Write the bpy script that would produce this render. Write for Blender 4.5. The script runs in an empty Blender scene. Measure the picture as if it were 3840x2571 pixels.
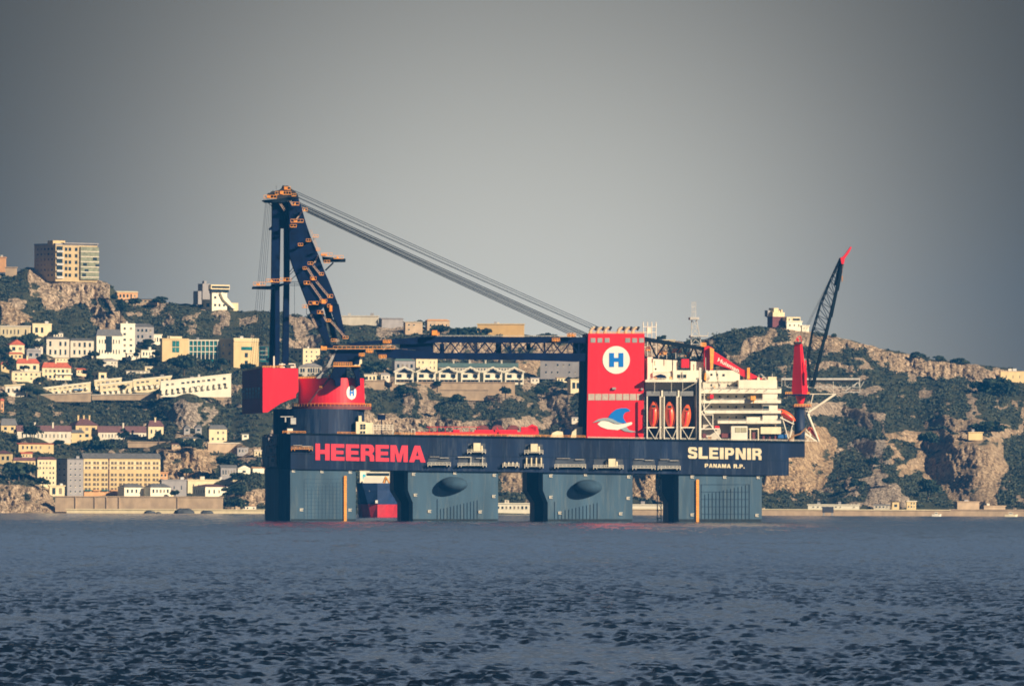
import bpy, math, random
import numpy as np
from mathutils import Vector, Matrix
random.seed(7); RNG = np.random.default_rng(11)
sc = bpy.context.scene; COL = sc.collection
rad = math.radians
# ------------------------------------------------------------------ camera
F = 36400.0; HZ = 1859.0; H = 10.44; ROLL = 0.0034
cd = bpy.data.cameras.new('camera'); cam = bpy.data.objects.new('camera', cd); COL.objects.link(cam)
cd.sensor_width = 36; cd.lens = 36*F/3840; cd.shift_y = (HZ-1285.5)/3840
cd.clip_start = 1; cd.clip_end = 30000
cam.matrix_world = Matrix.Translation((0, 0, H)) @ Matrix.Rotation(rad(90), 4, 'X') @ Matrix.Rotation(ROLL, 4, 'Z')
sc.camera = cam
# ------------------------------------------------------------------ sky and sun
SUN_EL, SUN_AZ = 24, 50          # azimuth measured from behind the camera towards the right
w = bpy.data.worlds.new('World'); sc.world = w; w.use_nodes = True
nt = w.node_tree; N = nt.nodes; L = nt.links
bg = N['Background']
sky = N.new('ShaderNodeTexSky'); sky.sky_type = 'NISHITA'; sky.sun_disc = False
sky.sun_elevation = rad(SUN_EL); sky.sun_rotation = rad(180-SUN_AZ); sky.air_density = 1.3; sky.dust_density = 2.0
hs = N.new('ShaderNodeHueSaturation'); hs.inputs['Saturation'].default_value = 0.45
L.new(sky.outputs[0], hs.inputs['Color'])
tc = N.new('ShaderNodeTexCoord'); sx = N.new('ShaderNodeSeparateXYZ'); L.new(tc.outputs['Generated'], sx.inputs[0])
def wm(op, a, b=None, c=None):
    n = N.new('ShaderNodeMath'); n.operation = op
    for i, v in enumerate((a, b, c)):
        if v is None: continue
        if isinstance(v, (int, float)): n.inputs[i].default_value = v
        else: L.new(v, n.inputs[i])
    return n.outputs[0]
# sky dimmed away from the view centre, imitating a lens vignette
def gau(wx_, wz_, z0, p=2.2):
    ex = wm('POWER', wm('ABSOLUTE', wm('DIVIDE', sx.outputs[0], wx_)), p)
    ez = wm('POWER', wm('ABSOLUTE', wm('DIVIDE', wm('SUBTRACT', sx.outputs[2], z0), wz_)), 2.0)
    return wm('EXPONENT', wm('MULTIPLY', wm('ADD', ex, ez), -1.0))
cn = N.new('ShaderNodeTexNoise'); cn.inputs['Scale'].default_value = 14; cn.inputs['Detail'].default_value = 3
L.new(tc.outputs['Generated'], cn.inputs['Vector'])
g2 = wm('ADD', wm('MULTIPLY_ADD', gau(.0415, .047, .004), 1.28, 0.02), wm('MULTIPLY', gau(.40, .14, .28), 1.0))  # second term: unseen bright band added above the view to lighten sea and shadows
cv = N.new('ShaderNodeCombineXYZ'); L.new(sx.outputs[0], cv.inputs[0]); L.new(sx.outputs[1], cv.inputs[1]); L.new(wm('ADD', wm('MAXIMUM', sx.outputs[2], 0.0), .10), cv.inputs[2])
nv = N.new('ShaderNodeVectorMath'); nv.operation = 'NORMALIZE'; L.new(cv.outputs[0], nv.inputs[0]); L.new(nv.outputs[0], sky.inputs['Vector'])
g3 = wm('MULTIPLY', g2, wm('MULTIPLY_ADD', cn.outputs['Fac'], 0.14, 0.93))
cc = N.new('ShaderNodeCombineColor')
mul = N.new('ShaderNodeMix'); mul.data_type = 'RGBA'; mul.blend_type = 'MULTIPLY'; mul.inputs[0].default_value = 1
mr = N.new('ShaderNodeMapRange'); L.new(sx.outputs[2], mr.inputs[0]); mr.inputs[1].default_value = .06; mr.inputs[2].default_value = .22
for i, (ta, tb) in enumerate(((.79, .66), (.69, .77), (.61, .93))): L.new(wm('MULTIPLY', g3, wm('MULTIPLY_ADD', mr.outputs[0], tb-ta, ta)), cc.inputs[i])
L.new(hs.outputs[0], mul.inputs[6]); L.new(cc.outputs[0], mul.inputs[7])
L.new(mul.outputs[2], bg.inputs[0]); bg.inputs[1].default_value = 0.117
sd = bpy.data.lights.new('sun', 'SUN'); sun = bpy.data.objects.new('sun', sd); COL.objects.link(sun)
sd.energy = 5.0; sd.angle = rad(0.5); sd.color = (1.0, 0.80, 0.56)
sv = Vector((math.sin(rad(SUN_AZ))*math.cos(rad(SUN_EL)), -math.cos(rad(SUN_AZ))*math.cos(rad(SUN_EL)), math.sin(rad(SUN_EL))))
sun.rotation_euler = (-sv).to_track_quat('-Z', 'Y').to_euler(); sun.location = (200, 3000, 400)
sc.view_settings.view_transform = 'Standard'; sc.view_settings.look = 'None'
sc.view_settings.exposure = 0.62; sc.view_settings.gamma = 1
sc.cycles.filter_width = 1.75; sc.cycles.volume_bounces = 0; sc.cycles.max_bounces = 5; sc.cycles.diffuse_bounces = 2
# ------------------------------------------------------------------ helpers
def at(px, py, Y):
    dx, dy = px-1920, py-HZ
    c, s = math.cos(ROLL), math.sin(ROLL)
    return Vector(((dx*c+dy*s)*Y/F, Y, H-(dy*c-dx*s)*Y/F))
ORG = {}
def tag(o, label=None, cat=None, group=None, kind=None):
    if label: o['label'] = label
    if cat: o['category'] = cat
    if group: o['group'] = group
    if kind: o['kind'] = kind
    return o
def thing(name, label, cat, loc, rz=0, group=None):
    o = bpy.data.objects.new(name, None); COL.objects.link(o); o.empty_display_size = 1
    o.location = loc; o.rotation_euler = (0, 0, rz); ORG[o.name] = Vector(loc)
    return tag(o, label, cat, group)
class MB:
    def __init__(s): s.v = []; s.f = []
    def add(s, vs, fs):
        b = len(s.v); s.v += [tuple(v) for v in vs]; s.f += [tuple(b+i for i in f) for f in fs]; return s
    def hexa(s, c):     # 4 front corners then 4 back corners, same order
        return s.add(c, [(0,1,2,3), (7,6,5,4), (0,4,5,1), (1,5,6,2), (2,6,7,3), (3,7,4,0)])
    def box(s, x0, y0, z0, x1, y1, z1):
        return s.hexa([(x0,y0,z0),(x1,y0,z0),(x1,y0,z1),(x0,y0,z1),(x0,y1,z0),(x1,y1,z0),(x1,y1,z1),(x0,y1,z1)])
    def prism(s, pts, d):
        n = len(pts); d = Vector(d); q = [Vector(p)+d for p in pts]
        return s.add(list(pts)+q, [tuple(range(n)), tuple(range(2*n-1, n-1, -1))]+[(i, i+n, (i+1) % n+n, (i+1) % n) for i in range(n)])
    def tube(s, a, b, r, r2=None, n=6):
        a, b = Vector(a), Vector(b); r2 = r if r2 is None else r2; d = (b-a)
        if d.length < 1e-6: return s
        d.normalize(); u = d.cross(Vector((0, 0, 1)) if abs(d.z) < .9 else Vector((1, 0, 0))).normalized(); t = d.cross(u)
        vs = []
        for P, R in ((a, r), (b, r2)):
            for i in range(n):
                q = 2*math.pi*i/n+math.pi/n; vs.append(P+u*math.cos(q)*R+t*math.sin(q)*R)
        return s.add(vs, [(i, (i+1) % n, (i+1) % n+n, i+n) for i in range(n)]+[tuple(range(n-1, -1, -1)), tuple(range(n, 2*n))])
    def ell(s, c, rx, ry, rz, n=12, m=8):
        c = Vector(c); vs = [c+Vector((0, 0, -rz))]; fs = []
        for j in range(1, m):
            p = -math.pi/2+math.pi*j/m
            for i in range(n):
                q = 2*math.pi*i/n; vs.append(c+Vector((rx*math.cos(p)*math.cos(q), ry*math.cos(p)*math.sin(q), rz*math.sin(p))))
        vs.append(c+Vector((0, 0, rz))); T = len(vs)-1
        for i in range(n):
            fs.append((0, 1+(i+1) % n, 1+i)); fs.append((T, T-n+i, T-n+(i+1) % n))
            for j in range(m-2):
                a = 1+j*n; fs.append((a+i, a+(i+1) % n, a+n+(i+1) % n, a+n+i))
        return s.add(vs, fs)
    def build(s, name, m, parent=None, label=None, smooth=False, local=False):
        me = bpy.data.meshes.new(name); o0 = ORG[parent.name] if (parent and not local) else Vector((0, 0, 0))
        me.from_pydata([(v[0]-o0[0], v[1]-o0[1], v[2]-o0[2]) for v in s.v], [], s.f); me.update()
        me.materials.append(m)
        if smooth: me.polygons.foreach_set('use_smooth', [True]*len(me.polygons))
        o = bpy.data.objects.new(name, me); COL.objects.link(o)
        if parent: o.parent = parent; ORG[o.name] = ORG[parent.name]
        else: ORG[o.name] = Vector((0, 0, 0))
        if label: o['label'] = label
        return o
def copy_tree(o, parent=None):
    c = o.copy(); COL.objects.link(c); c.parent = parent
    for ch in o.children: copy_tree(ch, c)
    return c
# ------------------------------------------------------------------ materials
MATS = {}
def mat(name, rgb, rough=.65, var=.15, scale=.35, stretch=1.0, metal=0, bump=0, emit=None, rgb2=None, spec=.5, stain=None):
    if name in MATS: return MATS[name]
    m = bpy.data.materials.new(name); m.use_nodes = True; nt = m.node_tree; N, L = nt.nodes, nt.links
    b = N['Principled BSDF']; b.inputs['Roughness'].default_value = rough; b.inputs['Metallic'].default_value = metal
    b.inputs['Specular IOR Level'].default_value = spec
    tc = N.new('ShaderNodeTexCoord'); mp = N.new('ShaderNodeMapping'); mp.inputs['Scale'].default_value = (1, 1, 1/stretch)
    L.new(tc.outputs['Object'], mp.inputs[0])
    no = N.new('ShaderNodeTexNoise'); no.inputs['Scale'].default_value = scale; no.inputs['Detail'].default_value = 5
    L.new(mp.outputs[0], no.inputs['Vector'])
    cr = N.new('ShaderNodeValToRGB'); cr.color_ramp.elements[0].position = .32; cr.color_ramp.elements[1].position = .68
    c2 = rgb2 or [min(1, c*(1+var)) for c in rgb]
    cr.color_ramp.elements[0].color = [c*(1-var) for c in rgb]+[1] if not rgb2 else list(rgb)+[1]
    cr.color_ramp.elements[1].color = list(c2)+[1]
    L.new(no.outputs['Fac'], cr.inputs[0]); L.new(cr.outputs[0], b.inputs['Base Color'])
    if stain:
        sc_, amt = stain; mp2 = N.new('ShaderNodeMapping'); mp2.inputs['Scale'].default_value = (1, 1, .09); L.new(tc.outputs['Object'], mp2.inputs[0])
        n2 = N.new('ShaderNodeTexNoise'); n2.inputs['Scale'].default_value = .55; n2.inputs['Detail'].default_value = 6; n2.inputs['Roughness'].default_value = .7; L.new(mp2.outputs[0], n2.inputs['Vector'])
        mr = N.new('ShaderNodeMapRange'); L.new(n2.outputs['Fac'], mr.inputs[0]); mr.inputs[1].default_value = .50; mr.inputs[2].default_value = .72; mr.inputs[4].default_value = amt
        mx = N.new('ShaderNodeMix'); mx.data_type = 'RGBA'; L.new(mr.outputs[0], mx.inputs[0]); L.new(cr.outputs[0], mx.inputs[6]); mx.inputs[7].default_value = tuple(sc_)+(1,); L.new(mx.outputs[2], b.inputs['Base Color'])
    if bump:
        bp = N.new('ShaderNodeBump'); bp.inputs['Strength'].default_value = bump; bp.inputs['Distance'].default_value = .3
        L.new(no.outputs['Fac'], bp.inputs['Height']); L.new(bp.outputs[0], b.inputs['Normal'])
    MATS[name] = m; return m
HULL = mat('hull_navy', (.003, .016, .055), .6, .35, .12, 4, spec=.3, stain=((.07, .10, .15), .6))
COLG = mat('column_grey_blue', (.045, .105, .170), .6, .28, .12, 5, stain=((.12, .17, .20), .75))
NAVY = mat('crane_navy', (.001, .008, .042), .7, .35, .3, spec=.12)
RED = mat('crane_red', (.78, .015, .03), .4, .08, .1, 2, stain=((.50, .05, .05), .5))
REDT = mat('tower_red', (.80, .012, .022), .4, .06, .08, 2, stain=((.55, .03, .04), .5))
ORG_ = mat('orange_rail', (.85, .36, .06), .6, .2, .6)
WHITE = mat('white_paint', (.82, .78, .66), .45, .08, .2, 3)
CREAM = mat('cream_paint', (.80, .72, .50), .5, .12, .3)
GREYP = mat('grey_paint', (.32, .32, .32), .6, .2, .3)
BLUEP = mat('logo_blue', (.0, .18, .62), .4, .04)
TEALP = mat('logo_grey', (.30, .38, .42), .5, .05)
LWHITE = mat('logo_white', (.86, .83, .76), .4, .03)
LRED = mat('letter_red', (.85, .05, .08), .5, .1, .2)
BLACK = mat('black_rubber', (.012, .013, .016), .6, .2)
WIRE = mat('wire_rope', (.006, .010, .014), .7, .2, spec=.1)
DARKG = mat('dark_glass', (.02, .035, .045), .15, .3, .5)
TEALG = mat('teal_glass', (.02, .16, .17), .15, .35, .4)
LBOAT = mat('lifeboat_orange', (.85, .13, .03), .35, .1, .8)
GALV = mat('galvanised_steel', (.50, .50, .48), .5, .15, .5)
MAROON = mat('maroon_paint', (.16, .045, .05), .7, .2, .4)
STEEL = mat('boom_steel', (.003, .010, .018), .7, .3, .3, spec=.15)
# buildings
YEL = mat('ochre_plaster', (.62, .48, .25), .85, .10, .25, 2, bump=.2)
CRM = mat('cream_plaster', (.72, .62, .40), .85, .10, .3, 2, bump=.2)
PALE = mat('pale_render', (.62, .57, .47), .85, .12, .3, 2, bump=.2)
WHI = mat('white_render', (.80, .76, .62), .8, .06, .3, 2)
GRYW = mat('grey_render', (.30, .29, .30), .85, .12, .3, 2)
ORW = mat('orange_plaster', (.62, .34, .16), .85, .12, .3)
TANW = mat('tan_stone', (.45, .34, .23), .9, .18, .25, 1.5, bump=.4)
TILE = mat('red_tiles', (.46, .10, .05), .8, .2, .8)
TILED = mat('maroon_tiles', (.13, .06, .065), .8, .2, .6)
SLATE = mat('slate_roof', (.11, .115, .125), .7, .2, .6)
GROOF = mat('green_roof', (.12, .20, .20), .6, .15, .6)
# ------------------------------------------------------------------ noise
def vnoise(x, y, seed=0):
    r = np.random.default_rng(seed).random((256, 256))
    xi = np.floor(x).astype(int); yi = np.floor(y).astype(int); fx = x-xi; fy = y-yi
    fx = fx*fx*(3-2*fx); fy = fy*fy*(3-2*fy); a = r[xi % 256, yi % 256]; b = r[(xi+1) % 256, yi % 256]
    c = r[xi % 256, (yi+1) % 256]; d = r[(xi+1) % 256, (yi+1) % 256]
    return (a*(1-fx)+b*fx)*(1-fy)+(c*(1-fx)+d*fx)*fy
def fbm(x, y, s, o=4, seed=0, rg=.5):
    t = 0; a = 1; n = 0
    for i in range(o):
        t = t+a*(vnoise(x/s+i*17.3, y/s+i*9.1, seed+i)-.5); n += a; a *= rg; s /= 2.03
    return t/n*2
# ------------------------------------------------------------------ terrain (setting)
RX = [-3000, -900, -300, 0, 60, 100, 150, 210, 300, 360, 400, 420, 432, 450, 520, 600, 700, 760, 860, 900, 1000, 1100, 1280, 1420, 1510, 1600, 1700, 1900, 2000, 2200, 2400, 2560, 2640, 2700, 2780, 2860, 2950, 3030, 3090, 3150, 3230, 3330, 3500, 3700, 3840, 4300, 5200, 7000]
RY = [1500, 1250, 1080, 1024, 1020, 1000, 1004, 1014, 1036, 1046, 1056, 1066, 1085, 1112, 1120, 1132, 1142, 1150, 1158, 1166, 1172, 1182, 1200, 1206, 1212, 1226, 1232, 1246, 1256, 1268, 1276, 1278, 1268, 1250, 1232, 1222, 1224, 1238, 1250, 1268, 1288, 1312, 1348, 1372, 1388, 1450, 1600, 1800]
ROCKS = [ ([(2415,1288),(2670,1288),(2670,1345),(2415,1345)], .9, .6), ([(1600,1262),(2200,1268),(2200,1350),(1940,1345),(1600,1345)], .95, .6), # (polygon in photo pixels, amount, warmth)
 ([(95,1000),(210,1008),(360,1046),(412,1064),(428,1150),(460,1222),(380,1242),(290,1246),(352,1190),(320,1150),(262,1142),(215,1168),(160,1160),(150,1120),(108,1105)], 1, .6),
 ([(0,1125),(50,1150),(112,1200),(90,1222),(0,1215)], .9, .8),
 ([(330,1195),(450,1205),(470,1240),(330,1245)], 1, .7),
 ([(-400,1805),(105,1818),(190,1830),(235,1925),(-400,1960)], 1, .7),
 ([(590,1690),(720,1672),(845,1690),(800,1790),(610,1790)], 1, .9),
 ([(600,1520),(690,1490),(800,1500),(790,1600),(640,1600)], .8, .2),
 ([(800,1470),(880,1450),(860,1510),(815,1520)], 1, .5),
 ([(760,1660),(960,1660),(960,1750),(800,1700)], .8, .6),
 ([(840,1840),(1000,1835),(1000,1925),(840,1925)], .9, .7),
 ([(1085,1190),(1205,1188),(1205,1320),(1090,1310)], .85, .5),
 ([(700,1180),(760,1170),(740,1260),(700,1250)], .8, .4), ([(820,1175),(860,1180),(850,1230),(825,1235)], 1, .4), ([(900,1180),(960,1180),(950,1215),(900,1210)], 1, .4),
 ([(480,1130),(560,1110),(640,1130),(600,1165),(480,1160)], .8, .3),
 ([(1420,1215),(1600,1222),(1640,1262),(1410,1262)], .8, .3),
 ([(1495,1432),(1560,1430),(1545,1555),(1500,1540)], 1, .5), ([(1555,1450),(1660,1440),(1660,1600),(1580,1560)], .75, .6),
 ([(1330,1540),(1560,1560),(1720,1570),(1700,1640),(1330,1640)], 1, .6), ([(1560,1590),(2010,1570),(2010,1650),(1560,1650)], .9, .5),
 ([(2010,1430),(2200,1470),(2200,1640),(1990,1620),(2030,1520)], .8, .5),
 ([(1740,1430),(1800,1440),(1780,1530),(1745,1500)], .8, .4), ([(1870,1440),(1930,1440),(1925,1480),(1880,1490)], .8, .4),
 ([(1940,1345),(2030,1345),(2020,1408),(1945,1415)], 1, .8),
 ([(1340,1430),(1480,1432),(1480,1455),(1340,1450)], 1, .7),
 ([(2775,1305),(2840,1265),(2890,1222),(3030,1232),(3100,1258),(3110,1300),(3000,1310),(2930,1300),(2880,1290),(2840,1330),(2800,1350)], 1, .6),
 ([(2640,1325),(2790,1318),(2800,1362),(2700,1362)], 1, .8),
 ([(3040,1245),(3170,1272),(3330,1315),(3500,1352),(3700,1376),(4300,1440),(4300,1500),(3840,1432),(3680,1432),(3540,1425),(3420,1400),(3330,1380),(3200,1320),(3090,1310)], 1, .7),
 ([(3060,1355),(3190,1365),(3185,1388),(3060,1380)], 1, .5),
 ([(3050,1440),(3290,1455),(3350,1475),(3200,1490),(3050,1470)], .7, .3), ([(3430,1450),(3500,1440),(3520,1490),(3440,1500)], .6, .5),
 ([(3040,1495),(3120,1505),(3220,1535),(3320,1560),(3330,1620),(3250,1610),(3190,1590),(3120,1560),(3040,1560)], .85, .4),
 ([(3460,1575),(3600,1572),(3700,1580),(3840,1600),(3840,1640),(3640,1620),(3460,1600)], .9, .7),
 ([(3780,1500),(3860,1490),(3860,1620),(3830,1590)], .9, .7),
 ([(2860,1790),(2860,1640),(2990,1610),(3100,1600),(3130,1650),(3120,1760),(3100,1810),(3060,1850),(2990,1862),(2860,1830)], 1, 1.0),
 ([(3170,1650),(3330,1640),(3340,1740),(3270,1760),(3180,1700)], .85, .1),
 ([(3325,1610),(3420,1605),(3560,1620),(3790,1640),(3770,1760),(3720,1900),(3590,1900),(3540,1850),(3440,1760),(3380,1800),(3340,1700)], 1, .8),
 ([(3230,1800),(3320,1780),(3400,1860),(3420,1905),(3200,1905),(3150,1880)], .8, .3),
 ([(2370,1770),(2500,1770),(2500,1880),(2370,1870)], 1, .8), ([(1860,1770),(1960,1770),(1960,1850),(1870,1850)], 1, .8),
]
BUSH = [ # dark vegetation lying over the rock
 ([(150,1172),(230,1160),(300,1175),(350,1205),(370,1232),(300,1260),(150,1240)], 1), ([(345,1130),(372,1125),(378,1165),(352,1160)], 1), ([(385,1130),(408,1125),(405,1190),(390,1180)], 1),
 ([(3350,1640),(3440,1655),(3450,1700),(3370,1740),(3320,1790),(3310,1740)], 1), ([(3430,1770),(3500,1800),(3530,1840),(3560,1890),(3480,1900),(3440,1830)], 1),
 ([(2920,1230),(2950,1225),(2945,1275),(2890,1275)], 1), ([(3120,1690),(3200,1680),(3260,1720),(3280,1790),(3100,1830),(3110,1760)], 1),
 ([(1480,1440),(1500,1430),(1560,1430),(1580,1450),(1560,1460),(1500,1450),(1490,1480)], 1),
 ([(3770,1640),(3840,1600),(3900,1600),(3900,1900),(3760,1880)], .8)]
def inpoly(poly, X, Y):
    r = np.zeros(X.shape, bool); n = len(poly)
    for i in range(n):
        x1, y1 = poly[i]; x2, y2 = poly[(i+1) % n]
        if y1 == y2: continue
        c = ((y1 > Y) != (y2 > Y)) & (X < (x2-x1)*(Y-y1)/(y2-y1)+x1)
        r ^= c
    return r
tx = np.concatenate([np.linspace(-2600, -710, 120), np.arange(-700, 4561, 3.8), np.linspace(4580, 6500, 120)])
NR = 290
t = np.linspace(0, 1, NR)
YR = np.interp(tx, RX, RY) + fbm(tx, tx*0, 60, 4, 31)*8
YS = 1928.0+(tx-1920)*ROLL+6
PX, T = np.meshgrid(tx, t, indexing='ij')
PY = YS[:, None]+(YR-YS)[:, None]*T
wx = PX+fbm(PX, PY, 70, 4, 5)*34; wy = PY+fbm(PX, PY, 60, 4, 9)*26
ROCK = np.zeros(PX.shape); WARM = np.full(PX.shape, .5)
for poly, am, wa in ROCKS:
    k = inpoly(poly, wx, wy); ROCK[k] = am; WARM[k] = wa
for poly, am in BUSH:
    ROCK[inpoly(poly, wx, wy)] = 0
fn = fbm(PX, PY*1.3, 45, 4, 21)
ROCK = np.clip(np.where(ROCK > .5, ROCK+np.minimum(fn+.12, 0)*2.2*(1.15-ROCK)*4, np.clip((fn-.28)*5, 0, .9)), 0, 1)
wgt = .22+.9*(1-np.clip(ROCK, 0, 1)); 
def blur(a, n, ax):
    k = np.ones(n)/n; return np.apply_along_axis(lambda v: np.convolve(np.pad(v, n//2, mode='edge'), k, 'valid')[:len(v)], ax, a)
wgt = blur(blur(wgt, 31, 0), 5, 1)
cum = np.cumsum(wgt, 1); cum = (cum-cum[:, :1])/(cum[:, -1:]-cum[:, :1])
D0 = 5500+820*cum; D0 = blur(D0, 21, 0)
def DT(px, py):
    i = int(np.clip(np.searchsorted(tx, px), 1, len(tx)-1)); j = np.interp(-py, -PY[i], np.arange(NR))
    return float(np.interp(j, np.arange(NR), D0[i]))
BOX = {}
BRECT = []   # footprints of buildings in photo pixels (terrain kept smooth, scrub kept off)
# ------------------------------------------------------------------ buildings
wrnd = random.Random(8); CURT = mat('shuttered_window', (.20, .17, .13), .7, .3, .8)
def bld(name, label, xl, xc, xr, yt, yb, wall, roofm, roof='flat', rh=8, wins=None, swins=None, chim=0, psi=26, dep=None, slope=0, cat='building', group=None, gm=None, dd=0, base=None, ww=.5, wh=.5, marg=.06, trim=None):
    D = DT((xl+xr)/2, yb)-3+dd; s = F/D
    BRECT.append((xl-3, yt-3, xr+3, yb+2))
    if xl < xc: a = rad(psi)
    else: a = rad(-2)
    W = (xr-xc)/s/math.cos(a); dp = (xc-xl)/s/math.sin(a) if xl < xc else (dep or 10); h = (yb-yt)/s; sl = slope/s
    o = thing(name, label, cat, at(xc, yb, D), a, group)
    z0 = -1.5 if base is None else base
    def Z(x, z): return z+sl*x/W
    def slab(m, x0, x1, y0, y1, za, zb):
        m.hexa([(x0, y0, Z(x0, za)), (x1, y0, Z(x1, za)), (x1, y0, Z(x1, zb)), (x0, y0, Z(x0, zb)), (x0, y1, Z(x0, za)), (x1, y1, Z(x1, za)), (x1, y1, Z(x1, zb)), (x0, y1, Z(x0, zb))])
    BOX[o.name] = (xl, yt, xr, yb)
    m = MB(); m.hexa([(0, 0, z0), (W, 0, z0+min(sl, 0)), (W, 0, Z(W, h)), (0, 0, h), (0, dp, z0), (W, dp, z0), (W, dp, Z(W, h)), (0, dp, h)])
    wl = m.build('wall', wall, o, local=True)
    r = MB(); R = rh/s; e = .45
    if roof == 'flat':
        slab(r, -e, W+e, -e, dp+e, h, h+.55)
    elif roof == 'parapet':
        slab(r, -.2, W+.2, -.2, .35, h, h+R); slab(r, -.2, .35, .35, dp+.2, h, h+R); slab(r, W-.35, W+.2, .35, dp+.2, h, h+R)
        slab(r, .35, W-.35, .35, dp, h+.02, h+.2)
    elif roof == 'hip':
        k = min(W, dp)*.5; A = [(-e, -e), (W+e, -e), (W+e, dp+e), (-e, dp+e)]
        if W >= dp: T2 = [(k, dp/2), (W-k+.01, dp/2)]; fs = [(0,1,5,4), (1,2,5), (2,3,4,5), (3,0,4), (3,2,1,0)]
        else: T2 = [(W/2, k), (W/2, dp-k+.01)]; fs = [(0,1,4), (1,2,5,4), (2,3,5), (3,0,4,5), (3,2,1,0)]
        r.add([(x, y, Z(x, h+.03)) for x, y in A]+[(x, y, Z(x, h+R)) for x, y in T2], fs)
    elif roof == 'gable':     # ridge runs left-right
        r.add([(-e, -e, Z(0, h)), (W+e, -e, Z(W, h)), (W+e, dp+e, Z(W, h)), (-e, dp+e, Z(0, h)), (-e, dp/2, Z(0, h+R)), (W+e, dp/2, Z(W, h+R))],
              [(0,1,5,4), (2,3,4,5), (1,2,5), (3,0,4), (3,2,1,0)])
    elif roof == 'front':     # ridge runs away from the viewer
        r.add([(-e, -e, h), (W+e, -e, h), (W+e, dp+e, h), (-e, dp+e, h), (W/2, -e, h+R), (W/2, dp+e, h+R)], [(0,1,4), (2,3,5), (1,2,5,4), (3,0,4,5), (3,2,1,0)])
    elif roof == 'shed':
        r.add([(-e, -e, Z(0, h)), (W+e, -e, Z(W, h)), (W+e, dp+e, Z(W, h)), (-e, dp+e, Z(0, h)), (-e, dp+e, Z(0, h+R)), (W+e, dp+e, Z(W, h+R))], [(0,1,5,4), (2,3,4,5), (1,2,5), (3,0,4), (3,2,1,0)])
    rf = r.build('roof', roofm, o, local=True)
    if roof in ('flat', 'parapet') and W > 9 and cat != 'wall' and cat != 'quay':
        for k in range(1+int(W > 22)):
            x = W*wrnd.uniform(.15, .8); rb = MB(); hh = wrnd.uniform(.9, 1.8); rb.box(x, dp*.3, Z(x, h)+.2, x+wrnd.uniform(1.2, 2.8), dp*.3+2, Z(x, h)+.5+hh); rb.build('roof_box', wrnd.choice([GRYW, PALE, GALV]), rf, local=True)
    for i in range(chim):
        x = W*(i+1)/(chim+1); c = MB(); c.box(x-.5, dp/2-.5, h+.1, x+.5, dp/2+.5, h+R+1.6); c.box(x-.65, dp/2-.65, h+R+1.6, x+.65, dp/2+.65, h+R+1.9)
        ch = c.build('chimney', wall, rf, local=True)
    def wgrid(spec, side):
        c_, r_ = spec[:2]; g_ = gm or DARKG; LW = dp if side else W
        bw = LW*(1-2*marg)/c_; bh = h*(1-.08)/r_; ww_ = bw*(spec[2] if len(spec) > 2 else ww); wh_ = bh*(spec[3] if len(spec) > 3 else wh)
        key = (round(ww_, 2), round(wh_, 2), side, g_.name, len(spec) > 4)
        me = None; fr = None
        for i in range(c_):
            for j in range(r_):
                u = LW*marg+bw*(i+.5); z = h*.04+bh*(j+.5)
                if me is None:
                    q = MB(); q.box(-ww_/2, -.05, -wh_/2, ww_/2, .12, wh_/2) if not side else q.box(-.05, -ww_/2, -wh_/2, .12, ww_/2, wh_/2)
                    wo = q.build('window', g_, o, local=True); me = wo
                    if not side:
                        q = MB(); q.box(-ww_/2-.12, -.22, -wh_/2-.22, ww_/2+.12, -.0, -wh_/2-.003); fr = q.build('sill', trim or WHI, wo, local=True)
                else:
                    if wrnd.random() < .10: continue
                    wo = me.copy(); COL.objects.link(wo)
                    wo.scale = (wrnd.uniform(.82, 1.1), 1, wrnd.uniform(.8, 1.12)) if not side else (1, wrnd.uniform(.82, 1.1), wrnd.uniform(.8, 1.1))
                    if wrnd.random() < .28: wo.material_slots[0].link = 'OBJECT'; wo.material_slots[0].material = CURT
                    if fr: f2 = fr.copy(); COL.objects.link(f2); f2.parent = wo
                wo.parent = o
                wo.location = (0, u, z) if side else (u, 0, Z(u, z))
    if wins: wgrid(wins, False)
    if swins and xl < xc: wgrid(swins, True)
    return o, W, dp, h, s
# --- clifftop tower block
D_ = 0
o, W, dp, h, s = bld('apartment_block', 'tall flat roofed apartment block on top of the rock cliff at far left', 123, 208, 360, 918, 1046, mat('tan_facade', (.50, .39, .22), .85, .12, .3, 2), GRYW, 'parapet', 6, None, (5, 6, .45, .4), psi=38, marg=.08, dd=-4)
def lf(m0, W, h, x0, z0, x1, z1, y0=-.3, y1=.0): m0.box(W*x0, y0, h*z0, W*x1, y1, h*z1); return m0
for k in range(5): MB().box(W*.01, -1.2, h*(.02+.19*k), W*.17, -.01, h*(.045+.19*k)).box(W*.01, -1.2, h*(.045+.19*k), W*.17, -1.1, h*(.085+.19*k)).build('balcony', GALV, o, local=True)
for k in range(5):
    lf(MB(), W, h, .02, .09+.19*k, .165, .20+.19*k, -.1).build('balcony_door', DARKG, o, local=True)
    for u in (.22, .31, .46): lf(MB(), W, h, u, .07+.19*k, u+.06, .17+.19*k, -.1).build('window', DARKG, o, local=True)
lf(MB(), W, h, .57, .0, 1.0, .96, -1.6, -.2).build('glazed_wing', mat('glazing_green', (.22, .24, .17), .3, .3, .5), o, local=True)
for k in range(6): lf(MB(), W, h, .565, .15*k+.06, 1.005, .15*k+.085, -1.8, -1.55).build('floor_band', PALE, o, local=True)
for u, k in ((.6, 0), (.66, .9), (.86, 3.2), (.92, 1.9), (.62, 2.1)): lf(MB(), W, h, u, .09+.15*k, u+.09, .17+.15*k, -1.75, -1.6).build('window', DARKG, o, local=True)
lf(MB(), W, h, .17, 1.04, 1.0, 1.07, -1.5, 6).build('roof_canopy', GRYW, o, local=True)
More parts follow.
